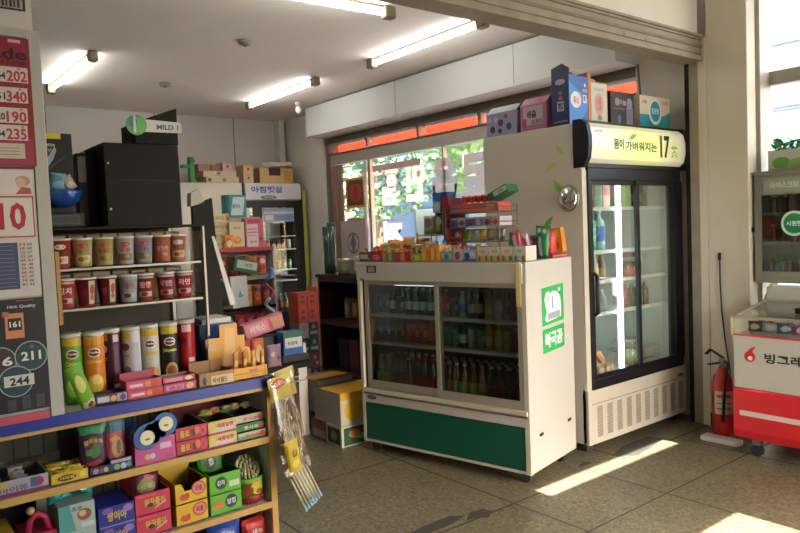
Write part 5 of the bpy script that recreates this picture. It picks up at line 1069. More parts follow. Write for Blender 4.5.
bx_('tissue_box', 'navy and sky blue box standing highest on the orange-brown stand', .385, .34, .298, .115, .09, .13, '2c5c9c', [('r', .0, .0, .6, .55, '8cb0bc'), ('p', [(.5, .0), (1, 0), (1, 1), (.6, 1)], '1c3478'), ('e', .3, .3, .2, .2, 'c0ccc8')])
for k in range(4): bx_('soap_box', 'pale blue and white soap box, %s of four at the right of the orange-brown stand' % ('lowest', 'second', 'third', 'topmost')[k], .465, .33, .157+k*.032, .08, .10, .031, ('8ca4b8', 'a8b0b8', '7c98b4', 'a0acb8')[k], [('r', .1, .2, .6, .8, 'c0c4c4'), ('e', .8, .5, .12, .3, '2c4c8c')])
pk('snack_bag', 'clear bag of greyish snacks in front of the orange-brown stand', .39, .25, .0, .09, .11, .03, '8c8878', [('e', .5, .5, .3, .3, 'b0aca0')], (-10, 5))
# wire rack with hair goods and sweets
t = thing('wire_rack', 'three-tier wire rack with a maroon end, middle of the cooler top', 'display rack', cw(.57, .22, ZC), crz)
for z in (.105, .195, .285):
    m = MB().tube([(0, 0, z), (.38, 0, z), (.38, .22, z), (0, .22, z), (0, 0, z)], .004, 'grime', n=6).tube([(0, 0, z+.03), (.38, 0, z+.03), (.38, .22, z+.03)], .003, 'grime', n=6)
    for i in range(10): m.tube([(.02+i*.037, 0, z), (.02+i*.037, .22, z)], .002, 'grime', n=5)
    m.build('shelf', t)
for x in (0, .38):
    for y in (0, .22): MB().tube([(x, y, 0), (x, y, .33)], .004, 'grime', n=6).build('post', t)
MB().box((-.02, 0, 0), (-.006, .22, .385), '6c1c24').box((-.0205, -.004, .30), (.03, .0, .39), '7c2028').build('end_board', t, label='maroon end board')
for k, c_ in enumerate(('a8305c', '8cac3c', 'a8a898', 'c8a838', '9c9480', '7c7c68')):
    pk('sweet_bag', '%s sweet bag on the lowest tier of the wire rack' % ('magenta', 'lime', 'pale grey', 'golden yellow', 'khaki', 'dull green')[k], .602+k*.062, .30, .110, .062, .075, .03, c_, [('e', .5, .5, .32, .25, ('c8b0b8', '5c7c28', '8c8c88', 'd8c870', 'b8b098', 'a0a08c')[k])], (-8, 0))
for k, c_ in enumerate(('4c68a0', 'a8a8b8', '3c4c90', '8c6c9c', 'a88ca0', 'b0a8b0')):
    bx_('hair_clip_box', '%s hair accessory box on the middle tier of the wire rack' % ('blue', 'pale lilac', 'navy', 'violet', 'mauve', 'greyish pink')[k], .578+k*.061, .25, .201, .058, .14, .055, c_, [('e', .5, .4, .3, .3, ('7c2c4c', '4c4c90', '8c2c54', 'c8b8c8', '6c3c6c', 'b04858')[k]), ('r', .05, .8, .95, .95, 'a8b0c0')])
bx_('hair_band_box', 'long coral box across the top tier of the wire rack', .58, .25, .290, .35, .15, .05, 'b84a40', [('r', .03, .1, .97, .3, 'c87068'), ('e', .12, .6, .08, .3, '5c7cb8'), ('e', .85, .5, .1, .3, 'c87878')], rot=None)
for k in range(5): pk('hair_claw', 'orange-red hair claw, %s of five on top of the coral box' % ORD[k], .66+k*.045, .30, .345, .045, .045, .03, 'c84c28', [('e', .5, .5, .2, .3, '8c2c14')], (0, 12))
bx_('medicine_box', 'dark green and white box tilted on the right end of the wire rack', .875, .25, .345, .14, .13, .045, '1c5c3c', [('r', .30, .2, .98, .85, 'b0b4a8'), ('t', '인삼', .7, .5, .3, .4, '4c6c54')], rot=(0, R(-24), crz))
# right-hand group standing at the cooler's corner
for k, (lx, ly, w, h, th, c_, els, tl, lab) in enumerate((
    (1.022, .22, .045, .155, .02, '1c5434', [('r', .2, .1, .8, .9, '2c6c44')], 8, 'dark green flat pack leaning at the right of the wire rack'),
    (1.085, .22, .055, .165, .03, 'a81c38', [('r', .1, .15, .6, .85, 'c8a0b0'), ('r', .2, .3, .9, .45, '7c1024')], -9, 'crimson and white pack leaning beside the dark green one'),
    (1.135, .24, .045, .15, .03, 'c0a8c0', [('r', .2, .2, .8, .8, 'a04868')], -12, 'pale lilac pack leaning behind the crimson one'),
    (1.175, .26, .07, .135, .04, '241c20', [('r', .1, .1, .35, .8, 'b0707c'), ('e', .6, .5, .2, .25, '5c1c2c')], -4, 'black and red pack in front of the fridge side'),
    (1.165, .33, .09, .185, .03, '2c8048', [('e', .3, .85, .15, .08, 'b0c0b0'), ('e', .7, .85, .15, .08, 'b0c0b0')], 5, 'green and white tube pack behind the black and red one'),
    )):
    pk('snack_pack', lab, lx, ly, .002, w, h, th, c_, els, (0, tl))
t = thing('red_bottle', 'glossy red bottle with a dark cap at the back right of the cooler top', 'bottle', cw(1.19, .39, ZC+.02), crz)
MB().lathe([(.034, 0), (.038, .006), (.038, .10), (.030, .125), (.014, .14)], 'b8282c', n=20).wrap((0, 0, 0), .038, .02, .10, -140, -40, [('e', .5, .5, .3, .35, 'c85850'), ('r', .1, .05, .9, .12, '7c1418')]).build('body', t)
MB().lathe([(.013, .14), (.013, .165)], '3c1014', n=14).build('cap', t)
bx_('snack_box', 'orange-yellow box leaning beside the red bottle', 1.165, .46, .022, .075, .05, .145, 'c0781c', [('r', .15, .6, .85, .9, 'c89c30'), ('e', .5, .3, .25, .15, 'a85018')], rot=(R(0), R(-7), crz))
bx_('flat_box', 'flat dark red box lying under the red bottle and the orange box', 1.09, .33, .0, .145, .20, .02, '8c2c2c', [('r', .05, .3, .95, .7, 'b07060')], side=[('r', .05, .3, .95, .7, 'b07060')])
# sweets poking out of the front trays
trays = ['brown open', 'crimson', 'olive striped', 'red', 'lime green', 'orange', 'yellow-orange', 'grey-blue', 'red-spotted pale', 'navy-spotted pale blue']
sw = [('8c7c50', 'khaki'), ('c8384c', 'bright red'), ('b8a83c', 'mustard'), ('d06848', 'coral'), ('78a03c', 'green'), ('e0a040', 'amber'), ('a85c28', 'copper'), ('b8c4c8', 'silver'), ('c04c70', 'pink'), ('4c70a8', 'blue')]
for k, (lx, w, h, c_, els, lab) in enumerate(front):
    for j in range(2):
        cc, cn = sw[(k+j*3) % 10]
        packet('sweet_packet', '%s packet poking out of the %s sweet tray, %s side' % (cn, trays[k], ('left', 'right')[j]), cw(lx+w*(.28+.44*j), .06+.03*j, ZC+.006), (w*.40, h+.018+.006*((k+j) % 3), .014), cc, [('e', .5, .7, .3, .12, 'd8d0b8'), ('r', .1, .3, .9, .5, sw[(k+5) % 10][0])], rot=(0, 0, crz+R(6*j-3)))

# ================================================================ back of the shop
def make_beverage_fridge():
    t = thing('beverage_fridge', 'narrow black-framed drinks fridge with a white sign in the back corner', 'fridge', (3.85, 7.88, 0))
    L, D, H = .80, .54, 2.09
    MB().box((0, .02, .05), (.06, D, H), 'black').box((L-.06, .02, .05), (L, D, H), 'black').box((.06, D-.04, .05), (L-.06, D, H), 'inner').box((.06, .02, H-.04), (L-.06, D-.04, H), 'black').box((.06, .02, .05), (L-.06, D-.04, .40), 'black').build('body', t, bevel=.004)
    MB().prism([(.02, 1.86), (-.03, 1.88), (-.04, 1.96), (-.03, 2.07), (.02, 2.09)], 0, L-.03, mat('white_sign_face', hexc('c4c4c8'), .4), plane='yz').art((0, -.042, 1.86), (L, 0, 0), (0, 0, .23), [('t', '아침햇살', .36, .62, .55, .36, '2c5c98'), ('e', .38, .2, .14, .11, '5c6468'), ('t', '웅진', .38, .2, .16, .1, 'b0b4b4')]).build('sign', t)
    MB().box((0, -.01, 1.78), (L, .02, 1.86), 'black').box((.0, -.01, .40), (.045, .02, 1.78), 'panelw').box((.045, -.012, .40), (.22, .02, .45), 'black').box((.10, -.012, .45), (.17, .02, 1.78), 'black').box((.17, -.012, .40), (.22, .02, 1.78), 'black').box((L-.11, -.012, .40), (L, .02, 1.78), 'black').box((.22, -.012, .40), (L-.11, .02, .46), 'black').build('door_frame', t)
    MB().box((.22, .0, .46), (L-.11, .006, 1.78), 'glass').build('pane', t)
    MB().box((.045, -.004, .45), (.10, .006, 1.78), 'glass').build('side_pane', t)
    for z in (.85, .99, 1.25, 1.42): MB().box((.07, .06, z-.012), (L-.07, .45, z), 'wire').build('shelf', t)
    MB().box((L-.075, .05, .5), (L-.062, .07, 1.75), 'wire', ms={'l': 'led2', 'f': 'led2'}).build('light_strip', t)
    MB().box((L+.0, -.02, .45), (L+.05, .03, 2.0), 'a0a848').build('side_strip', t, label='lime green vertical strip')
    MB().box((.24, -.008, 1.60), (L-.13, -.002, 1.77), '8c9cb8').art((.24, -.009, 1.60), (.43, 0, 0), (0, 0, .17), [('r', 0, .6, 1, .75, 'b0bccc'), ('r', .05, .15, .3, .5, 'c0c4cc'), ('r', .35, .1, .95, .5, '6c84ac')]).build('sticker', t)
    for i in range(2): MB().box((.05, -.005, 1.40+.19*i), (.095, -.003, 1.5+.19*i), '4c7ca0').build('sticker', t)
M['led2'] = mat('dim_led', (1, 1, 1), .4, emit=16, ecol=(.9, 1, .95))
make_beverage_fridge()
def back_bottle(kind, lx, z, label): put(kind, (3.85+lx, 7.88+.14, z+.001), label, 'drinks in the back corner fridge')
for sh, z, ks in (('top', 1.25, ['silver can', 'red can', 'brown coffee can', 'brown coffee can', 'red can', 'silver can']), ('second', .99, ['green can', 'green glass bottle', 'green glass bottle', 'yellow can', 'green can', 'green can']), ('third', .85, []), ('lowest', .451, ['amber tea bottle with a pale label', 'brown glass bottle with a white cap', 'dark cola bottle with a red label', 'brown glass bottle with a white cap', 'amber tea bottle with a pale label', 'dark cola bottle with a red label'])):
    for i, k in enumerate(ks): back_bottle(k, .26+i*.078, z, '%s, back corner fridge, %s row, %s from left' % (k, sh, ORD[i]))
# white cabinet left of it, with cartons on top
t = thing('white_cabinet', 'plain white cabinet against the back wall, left of the narrow fridge', 'cabinet', (2.55, 7.90, 0))
MB().box((0, .0, .05), (1.28, .52, 2.085), 'white').box((0, -.006, 1.9), (1.28, .0, 2.085), 'white').build('body', t, bevel=.01)
for x0, x1 in ((.01, .635), (.645, 1.27)): MB().box((x0, -.02, .08), (x1, 0, 1.88), 'white').box((x1-.05 if x0 < .3 else x0+.03, -.035, .9), (x1-.03 if x0 < .3 else x0+.05, -.02, 1.05), 'steel').build('door', t)
ZW = 2.087
def bc(label, x, y, z, w, d, h, c_, els=(), **k): carton('carton', label, (x, y, z), (w, d, h), c_, front=els, **k)
bc('long pale carton with a green mark, lower of the pair on the white cabinet', 3.40, 7.95, ZW, .42, .3, .075, 'b0a488', [('e', .55, .5, .06, .3, '6c7c54'), ('e', .1, .5, .06, .3, '4c5c48')])
bc('long pale carton with a green mark, upper of the pair on the white cabinet', 3.37, 7.95, ZW+.076, .42, .3, .068, 'b8ac90', [('e', .45, .6, .06, .3, '6c7c54'), ('r', .3, .1, .6, .2, '8c8468')])
bc('brown carton behind the pale long cartons on the white cabinet', 3.33, 8.0, ZW+.145, .15, .25, .085, '8c6848')
bc('darker brown carton beside the pink heart carton', 3.49, 8.0, ZW+.145, .13, .25, .08, '7c5c44')
heart = lambda c: [('e', .5, .55, .12, .14, c), ('r', .1, .88, .9, .95, 'c07068')]
bc('small pink carton with a dark heart spot on the white cabinet', 3.625, 7.97, ZW+.145, .125, .2, .105, 'c09c98', heart('4c2c30'))
t = thing('carton', 'small cream carton with a dark spot, lower of two between cabinet and fridge', 'box', (3.86, 7.90, 2.093))
MB().box((0, 0, 0), (.13, .2, .105), 'c4a880').art((0, 0, 0), (.13, 0, 0), (0, 0, .105), heart('4c3824')).build('box', t)
bc('small cream carton with a dark spot, upper of two on the narrow fridge', 3.862, 7.90, 2.199, .13, .2, .105, 'c8a878', heart('4c3824'))
t = thing('open_carton', 'large brown open carton full of clear plastic bags on the narrow fridge', 'box', (4.10, 7.95, 2.092))
MB().box((0, 0, 0), (.48, .40, .004), 'kraft').box((0, 0, 0), (.48, .005, .19), 'kraft2').box((0, .395, 0), (.48, .40, .19), 'kraft').box((0, 0, 0), (.005, .40, .19), 'kraft').box((.475, 0, 0), (.48, .40, .19), 'kraft').art((0, 0, 0), (.48, 0, 0), (0, 0, .19), [('r', .28, .5, .62, 1, '2c2420'), ('r', .72, .1, .95, .85, 'b8903c')]).build('box', t)
tag(pillow(.36, .25, .26, 'c0bcb4', n=8).build('plastic_bag', loc=(4.33, 8.14, 2.118), rot=(R(0), R(4), 0)), 'crumpled pale plastic bag bulging out of the large open carton', 'plastic bag')
tag(pillow(.40, .07, .20, 'c4c0ba', n=7).build('plastic_bag', loc=(4.38, 7.955, 2.289), rot=(0, R(-3), 0)), 'thin plastic bag spread over the rim of the large open carton', 'plastic bag')
tag(MB().box((0, 0, 0), (.055, .08, .30), '1c8040').box((-.09, 0, .17), (0, .08, .21), '1c8040').box((.0, 0, .24), (.07, .08, .27), '1c8040').build('green_rack', loc=(3.20, 7.93, 2.088), bevel=.006), 'bright green plastic frame standing on the white cabinet', 'frame')

# middle snack rack
t = thing('metal_snack_rack', 'tall metal snack rack with red price rails in the middle of the shop', 'rack', (2.35, 5.50, 0))
w_, d_, RX = .58, .35, 2.35
MB().box((0, d_-.02, 0), (w_, d_, 1.58), 'panelw').build('back_panel', t)
for x in (-.012, w_): MB().box((x, 0, 0), (x+.012, d_, 1.32 if x > 0 else 1.55), 'panelw').build('side_panel', t)
for k, z in enumerate((.30, .60, .83, 1.09, 1.335)):
    MB().box((0, 0, z-.015), (w_, d_-.02, z), 'panelw').box((0, -.008, z-.025), (w_, 0, z+.006), ('black2', 'black2', 'black2', '8c8c88', 'a02c34')[k]).build('shelf', t)
def rk(label, x, z, w, h, d, c_, els=(), y=5.52, name='snack_box', **k): carton(name, label, (x-.03, y, z+.0005), (w, d, h), c_, front=els, **k)
rk('teal and white tissue pack standing above the snack rack', 2.655, 1.607, .19, .20, .10, '1c7c84', [('p', [(.2, .1), (.8, .1), (.95, .9), (.35, .9)], 'a8c0c4'), ('t', '물티슈', .5, .5, .4, .2, '2c5c9c'), ('r', 0, 0, .15, 1, '14544c')], y=5.74)
tag(MB().box((0, 0, 0), (.42, .10, .27), '9c9484').build('card_box', loc=(2.50, 5.70, 1.336)), 'grey cardboard carton at the back of the snack rack top', 'box')
for k in range(4):
    rk('cream snack packet with an orange end, %s of four stacked high on the rack' % ('lowest', 'second', 'third', 'topmost')[k], 2.40+.012*k, 1.34+k*.075, .16, .072, .12, 'b8ae8c', [('e', .92, .5, .12, .4, 'b8741c'), ('e', .94, .4, .06, .2, '8c3c1c'), ('t', '새우칩', .45, .5, .5, .4, '8c7c4c'), ('r', 0, .0, .06, 1, 'c8a040')], y=5.54+.01*k)
rk('cream carton with a mango picture on the snack rack', 2.572, 1.336, .135, .225, .08, 'c0b498', [('e', .5, .32, .30, .14, 'c8781c'), ('e', .5, .35, .2, .08, 'd89830'), ('t', '망고', .5, .78, .5, .1, '6c5c4c'), ('r', 0, .0, 1, .08, 'a8442c')])
packet('snack_bag', 'small orange and white bag left of the mango carton', (2.52, 5.50, 1.336), (.09, .12, .03), 'c07828', [('e', .5, .4, .3, .2, 'c8bca8'), ('e', .4, .7, .2, .1, 'a83c24')])
rk('pink and white printed carton beside the mango carton', 2.718, 1.336, .17, .255, .07, 'b04c64', [('r', .06, .04, .70, .80, 'c0acb0'), ('r', .1, .5, .65, .55, 'b05870'), ('r', .1, .62, .65, .66, 'b05870'), ('r', .1, .4, .6, .43, 'b05870'), ('e', .82, .3, .12, .08, '8c2038'), ('t', '쿠키', .4, .2, .4, .1, '9c3c54'), ('r', .15, .85, .8, .95, '8c2c44')])
for k, (c_, nm) in enumerate((('7c3c2c', 'rust'), ('a84028', 'brick red'), ('5c2c30', 'maroon'), ('b87028', 'orange'), ('b8603c', 'coral'))):
    packet('snack_bag', '%s snack bag on the second tier of the metal rack' % nm, (2.47+k*.092, 5.55, 1.0905), (.09, .18, .05), c_, [('e', .5, .7, .3, .12, ('c8a060', 'c8b8a0', '8c5c50', 'c83c20', 'd0b8a0')[k]), ('r', .1, .3, .9, .5, ('a85c38', 'c0a088', '742028', 'd09440', 'a8302c')[k])])
carton('snack_box', 'dark green and white box tilted on the second tier of the metal rack', (2.48, 5.36, 1.165), (.22, .10, .11), '1c5438', front=[('r', .12, .25, .95, .85, 'a8aca0'), ('t', '녹차', .6, .55, .3, .3, '4c6c54')], rot=(0, R(13), 0))
carton('white_box', 'upright white box with a blue logo leaning on the metal rack', (2.47, 5.37, .845), (.145, .08, .262), 'c0c0bc', front=[('p', [(.35, .36), (.52, .55), (.62, .40), (.75, .40), (.60, .33), (.45, .33)], '2c8cb0')], rot=(0, R(-3), 0))
for k, (c_, nm) in enumerate((('b8a02c', 'yellow'), ('a8542c', 'orange-brown'), ('8c2c20', 'dark red'))):
    packet('noodle_packet', '%s noodle packet on the third tier of the metal rack' % nm, (2.68+k*.085, 5.53, .8305), (.085, .19, .05), c_, [('e', .5, .45, .35, .18, ('c85c28', 'c87c3c', 'b85c28')[k]), ('r', .1, .7, .9, .85, ('8c7c1c', '3c1c14', '3c1414')[k])])
for k, nm in enumerate(('left', 'middle', 'right')):
    packet('noodle_packet', 'bright red packet, %s of three on the fourth tier of the metal rack' % nm, (2.60+k*.085, 5.53, .6005), (.09, .18, .05), 'a0202c', [('e', .5, .6, .3, .15, 'c06868')])
for k in range(3): put('silver can', (2.80+k*.05, 5.44, .601) if k == 0 else (2.80+k*.062, 5.44, .601), 'silver and blue can at the right end of the fourth tier of the rack', 'cans at the right end of the metal rack')
for k in range(4):
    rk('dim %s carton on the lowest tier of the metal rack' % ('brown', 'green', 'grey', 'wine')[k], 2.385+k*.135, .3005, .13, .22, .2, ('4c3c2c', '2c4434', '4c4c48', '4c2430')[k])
# spiral wrapped stick pack
t = thing('spiral_balloon', 'white, red and blue twisted foil ribbon hanging at the right of the metal rack', 'ribbon', (2.78, 5.32, .78))
MB().bar((0, .0, .34), (0, .20, .34), .006, .006, 'wire').build('hook_arm', t)
pts = [(.035*math.cos(a*.9), .03*math.sin(a*.9), a*.0262) for a in [i*.5 for i in range(30)]]
for k, (c_, s0) in enumerate((('c0c4cc', 0), ('a8283c', 10), ('3c7cb0', 20))):
    m = MB().tube(pts[s0:s0+11], .014, c_, n=7); m.build('segment', t)
# counter display in front: pink box, small stands
t = thing('low_display_table', 'low dark display table behind the snack shelving', 'table', (1.80, 4.05, 0))
MB().box((0, 0, .55), (.64, .55, .58), 'black2').build('table_top', t)
for x in (.02, .40):
    for y in (.02, .49): MB().box((x, y, 0), (x+.04, y+.04, .55), 'black2').build('leg', t)
carton('wafer_box', 'long pink box with a round picture, raised behind the yellow display card', (2.06, 4.30, .745), (.30, .07, .10), 'c06c80', front=[('r', .03, .15, .97, .85, 'c88494'), ('t', '웨하스', .33, .5, .4, .5, 'd8c0c8'), ('e', .80, .5, .11, .36, 'b8905c'), ('p', [(.62, .1), (.72, .1), (.68, .9), (.6, .9)], 'b04c6c')], rot=(0, R(-12), 0))
tag(MB().box((0, 0, 0), (.34, .10, .17), '241c20').build('dark_box', loc=(2.04, 4.28, .581)), 'dark box carrying the long pink wafer box', 'box')
carton('tea_box', 'green, white and blue box behind the hanging squid bags', (2.26, 4.16, .622), (.15, .10, .16), '1c4c94', front=[('r', 0, .75, 1, 1, '1c6444'), ('r', .08, .32, .95, .75, 'b4b8b4'), ('t', '둥굴레', .45, .52, .5, .16, '4c5450')])
for k, (x, c_) in enumerate(((1.86, 'b02c2c'), (1.95, 'a83434'), (2.04, 'b8602c'))):
    packet('chilli_packet', '%s chilli snack packet behind the yellow display box' % ('red', 'dark red', 'orange')[k], (x, 4.10, .581), (.085, .20, .04), c_, [('e', .5, .5, .3, .3, 'c8a878')])
packet('bean_packet', 'lilac speckled packet standing on the low dark table', (2.14, 4.07, .581), (.10, .15, .04), '8c7080', [('e', .3, .6, .15, .1, 'b8a0a8'), ('e', .7, .4, .15, .1, '6c4858')])
tag(MB().box((0, 0, 0), (.07, .05, .66), 'panelw').build('white_post', loc=(2.455, 4.32, 0)), 'short white post between the low table and the orange cartons', 'post')
t = thing('small_white_cabinet', 'small white-framed case with dark jars inside, right of the white post', 'case', (2.47, 4.62, .35))
MB().box((0, 0, 0), (.17, .14, .012), 'panelw').box((0, 0, .24), (.17, .14, .26), 'panelw').box((0, 0, .012), (.014, .14, .24), 'panelw').box((.156, 0, .012), (.17, .14, .24), 'panelw').box((.014, .13, .012), (.156, .14, .24), '4c2c2c').build('case', t)
tag(MB().box((0, 0, 0), (.19, .25, .349), '3c3028').build('dark_crate', loc=(2.46, 4.60, 0)), 'dark crate under the small white-framed case', 'crate')
for k in range(3): finish(MB().lathe([(.02, 0), (.022, .05), (.012, .065), (.012, .08)], ('6c2c2c', '8c6c4c', '5c3430')[k], n=12), 'small_jar', '%s small jar inside the white-framed case' % ('dark red', 'tan', 'brown')[k], 'jar', (2.51+k*.045, 4.68, .3625))

# stack of orange cartons
def oc(label, x, z, c_='c0482c', w=.093, h=.128, els=None, y=5.22): carton('carton', label, (x, y, z), (w, .16, h), c_, front=els if els is not None else [('e', .5, .72, .2, .08, '7c2418'), ('r', .2, .2, .8, .5, 'b03c24'), ('t', '홍삼', .5, .35, .4, .16, '6c2014')])
for i in range(2):
    for j in range(2): oc('orange-red carton, %s column %s row of the carton stack beside the brown shelf' % (('left', 'middle')[i], ('lower', 'upper')[j]), 2.995+i*.096, .675+j*.130)
for j in range(4): oc('orange-red carton, right column of the stack, %s' % ('lowest', 'second from the bottom', 'third from the bottom', 'topmost')[j], 3.190, .416+j*.1395, h=.137)
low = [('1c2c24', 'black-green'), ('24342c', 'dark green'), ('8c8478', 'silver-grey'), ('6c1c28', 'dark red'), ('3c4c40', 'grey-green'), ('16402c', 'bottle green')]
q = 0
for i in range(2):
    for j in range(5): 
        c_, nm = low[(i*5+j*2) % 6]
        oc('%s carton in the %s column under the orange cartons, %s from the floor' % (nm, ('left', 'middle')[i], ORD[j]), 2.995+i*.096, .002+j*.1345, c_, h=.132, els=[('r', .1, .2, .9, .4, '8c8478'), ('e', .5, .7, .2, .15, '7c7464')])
for j in range(3): oc('grey printed carton in the right column under the orange cartons, %s from the floor' % ORD[j], 3.190, .002+j*.138, ('7c766c', '6c665c', '8c8880')[j], h=.135, els=[('r', .1, .3, .9, .6, 'a09c90'), ('t', '인삼', .5, .45, .5, .2, '4c4440')])

# brown shelf with things on it
t = thing('brown_shelf', 'dark brown wooden shelf unit behind the left end of the white cooler', 'shelf', (2.95, 3.93, 0))
for y in (0, .86): MB().box((0, y, 0), (.40, y+.02, 1.10), 'brown').build('side_panel', t)
MB().box((.38, .02, 0), (.40, .86, 1.10), 'brown').build('back_panel', t)
for z in (.06, .33, .735, 1.075): MB().box((.0, .02, z-.02), (.38, .86, z+.012), 'brown').build('shelf', t)
MB().box((-.015, -.01, 1.088), (.41, .89, 1.112), 'brown').build('top_board', t)
for k in range(6):
    packet('snack_bag', '%s snack bag inside the upper bay of the brown shelf' % ('cream and orange', 'brown', 'pale yellow', 'dark red', 'ochre', 'grey')[k], (3.10, 4.05+k*.11, .748), (.11, .17, .05), ('a8784c', '6c4028', 'a8945c', '6c2424', '8c5c24', '6c6460')[k], [('e', .5, .5, .3, .3, 'b89060')], rz=R(-90))
for k in range(5): carton('carton', '%s carton in the dark lower bay of the brown shelf' % ('dark grey', 'olive', 'dull green', 'dull red', 'black')[k], (3.02, 3.96+k*.14, .3435), (.25, .13, .26), ('24221f', '3c3c28', '24382c', '4c2420', '16161a')[k])
tag(MB().box((0, 0, 0), (.20, .12, .04), '241c20').build('dark_box', loc=(2.24, 4.145, .581)), 'flat dark box under the green, white and blue tea box', 'box')
packet('snack_bag', 'green bag hanging at the left corner of the white cooler', (2.90, 3.99, .56), (.08, .20, .03), '2c7c40', [('r', .1, .1, .9, .3, 'a8b0a0')], rz=R(-80))
t = thing('framed_poster', 'white and pink notice with a round grey crest standing on the brown shelf', 'poster', (3.08, 4.64, 1.113), R(-90))
MB().box((0, 0, 0), (.34, .015, .415), 'c8b4b8').art((0, 0, 0), (.34, 0, 0), (0, 0, .415), [('r', .03, .03, .97, .97, 'd0bcc0'), ('e', .5, .58, .24, .20, '6c6878'), ('e', .5, .58, .21, .17, 'c8b8bc'), ('e', .5, .58, .12, .10, '8c8898'), ('r', .46, .42, .54, .74, '6c6878')]).build('board', t)
for k, (y, h) in enumerate(((4.76, .37), (4.685, .40))):
    t = thing('glass_tumbler_stack', '%s stack of green-rimmed clear tumblers on the brown shelf' % ('left', 'right')[k], 'tumblers', (3.02, y, 1.113))
    MB().lathe([(.026, 0), (.029, h*.3), (.027, h*.31), (.031, h*.6), (.029, h*.61), (.033, h*.95)], mat('greenish_glass', hexc('2c4c44'), .1, coat=.6), n=18).build('tumbler', t)
    MB().lathe([(.033, h*.95), (.036, h), (.033, h*1.02)], '2c6c4c', n=18).build('rim', t)
packet('vegetable_bag', 'clear bag of green and cream vegetables on the front of the brown shelf', (2.985, 4.45, 1.1125), (.20, .13, .07), C('8c8c68', .25), [('e', .3, .5, .2, .25, '7c8c44'), ('e', .65, .5, .2, .25, 'b0a484')], rz=R(-85))
packet('vegetable_bag', 'clear bag of pale vegetables right of the green ones on the brown shelf', (2.985, 4.22, 1.1125), (.22, .15, .08), C('a09880', .25), [('e', .4, .5, .25, .25, 'b8b098')], rz=R(-95))

# cartons on the floor left of the cooler
carton('drink_carton', 'small dark green box with white edges on the floor at the cooler corner', (2.505, 3.875, .001), (.30, .19, .135), 'c0bcac', front=[('r', .06, .06, .94, .94, '1c4c30'), ('e', .35, .6, .16, .22, 'b8683c'), ('e', .6, .4, .2, .15, '7c9c8c')], left=[('r', .1, .1, .9, .9, '1c3428'), ('e', .5, .5, .2, .25, '8c8868')], top=[('r', .05, .05, .95, .95, '2c5c40')])
carton('drink_carton', 'white carton with yellow fruit and a yellow top on the small green box', (2.515, 3.89, .137), (.36, .33, .225), 'b0aa98', front=[('e', .3, .45, .22, .32, 'c89c24'), ('r', .0, .78, 1, 1, 'c49420'), ('e', .65, .4, .15, .3, 'b8a868')], left=[('r', .0, .85, 1, .97, 'b8b4a4'), ('r', .1, .2, .5, .6, 'a8a090')], top=[('r', .0, .0, .95, .8, 'c8981c'), ('r', 0, .8, 1, 1, '2c2418')])
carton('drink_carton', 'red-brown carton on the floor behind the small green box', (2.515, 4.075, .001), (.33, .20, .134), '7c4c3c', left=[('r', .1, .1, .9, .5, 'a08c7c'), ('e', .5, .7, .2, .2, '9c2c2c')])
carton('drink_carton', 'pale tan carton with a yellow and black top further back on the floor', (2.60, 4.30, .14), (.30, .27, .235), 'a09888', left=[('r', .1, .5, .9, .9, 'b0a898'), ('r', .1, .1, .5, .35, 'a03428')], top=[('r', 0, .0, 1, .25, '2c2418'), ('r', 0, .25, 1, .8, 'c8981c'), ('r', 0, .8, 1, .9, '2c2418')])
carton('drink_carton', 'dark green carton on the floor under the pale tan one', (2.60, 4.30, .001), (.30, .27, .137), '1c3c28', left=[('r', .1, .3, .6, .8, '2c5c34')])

# leaning dark screen panel behind the noodle rack
t = thing('dark_leaning_board', 'tall dark board with a white edge leaning behind the noodle rack', 'board', (1.335, 3.30, .70))
MB().prism([(0, 0), (.15, 0), (.10, .94), (.0, .90)], 0, .03, 'black2', plane='xz').build('board', t)
MB().prism([(.085, .75), (.10, .75), (.185, .44), (.20, .40), (.165, .40)], -.006, .0, 'c0bcb4', plane='xz').build('white_edge', t, label='white paper edge')
MB().prism([(-.01, .90), (.065, .915), (.035, .985), (-.005, .965)], 0, .05, 'a09c90', plane='xz').build('top_cap', t, label='grey-white top piece')
tag(MB().box((0, 0, 0), (.30, .25, .699), 'brown').build('stool', loc=(1.30, 3.24, 0), bevel=.004), 'brown box stool carrying the leaning dark board', 'stool')
carton('blue_pack', 'light blue pack standing at the right edge of the black cabinet', (1.0, 2.62, 1.50), (.016, .08, .26), '3c80b0')
# window dressing
wd = 4.835
def onwin(els, y, z, w, h, name, label, cat): 
    m = MB().art((0, 0, 0), (w, 0, 0), (0, 0, h), els); o = m.build(name, loc=(wd, y, z), rz=R(-90)); tag(o, label, cat); return o
t = thing('brown_curtain', 'gathered brown curtain at the left end of the strip window', 'curtain', (4.80, 7.40, .88))
m = MB(); n_ = 28
for i in range(n_):
    a0, a1 = i/n_, (i+1)/n_; X_ = lambda a: .012*math.sin(a*40)
    m.face([(X_(a0), -a0*.26, 0), (X_(a1), -a1*.26, 0), (X_(a1), -a1*.26, 1.38), (X_(a0), -a0*.26, 1.38)], 'curtain', True)
m.build('cloth', t)
for k, (z, h, lb) in enumerate(((1.72, .36, 'yellow-framed red lantern picture hanging in the left bay of the strip window'), (1.30, .30, 'second yellow-framed picture, below the red lantern one, in the window'))):
    t = thing('framed_picture', lb, 'picture', (4.80, 7.08, z), R(-90)); w_ = .40
    MB().box((0, 0, 0), (w_, .02, h), 'c8982c').art((0, 0, 0), (w_, 0, 0), (0, 0, h), [('r', .1, .08, .9, .92, '5c3c30'), ('e', .5, .5, .32, .32, 'a83a38'), ('e', .5, .5, .1, .30, '8c2828'), ('r', .35, .78, .65, .84, '4c2c20')]).build('picture', t)
white = mat('white_vinyl', hexc('d8dad8'), .6); greyv = mat('grey_vinyl', hexc('8ca0a0'), .6)
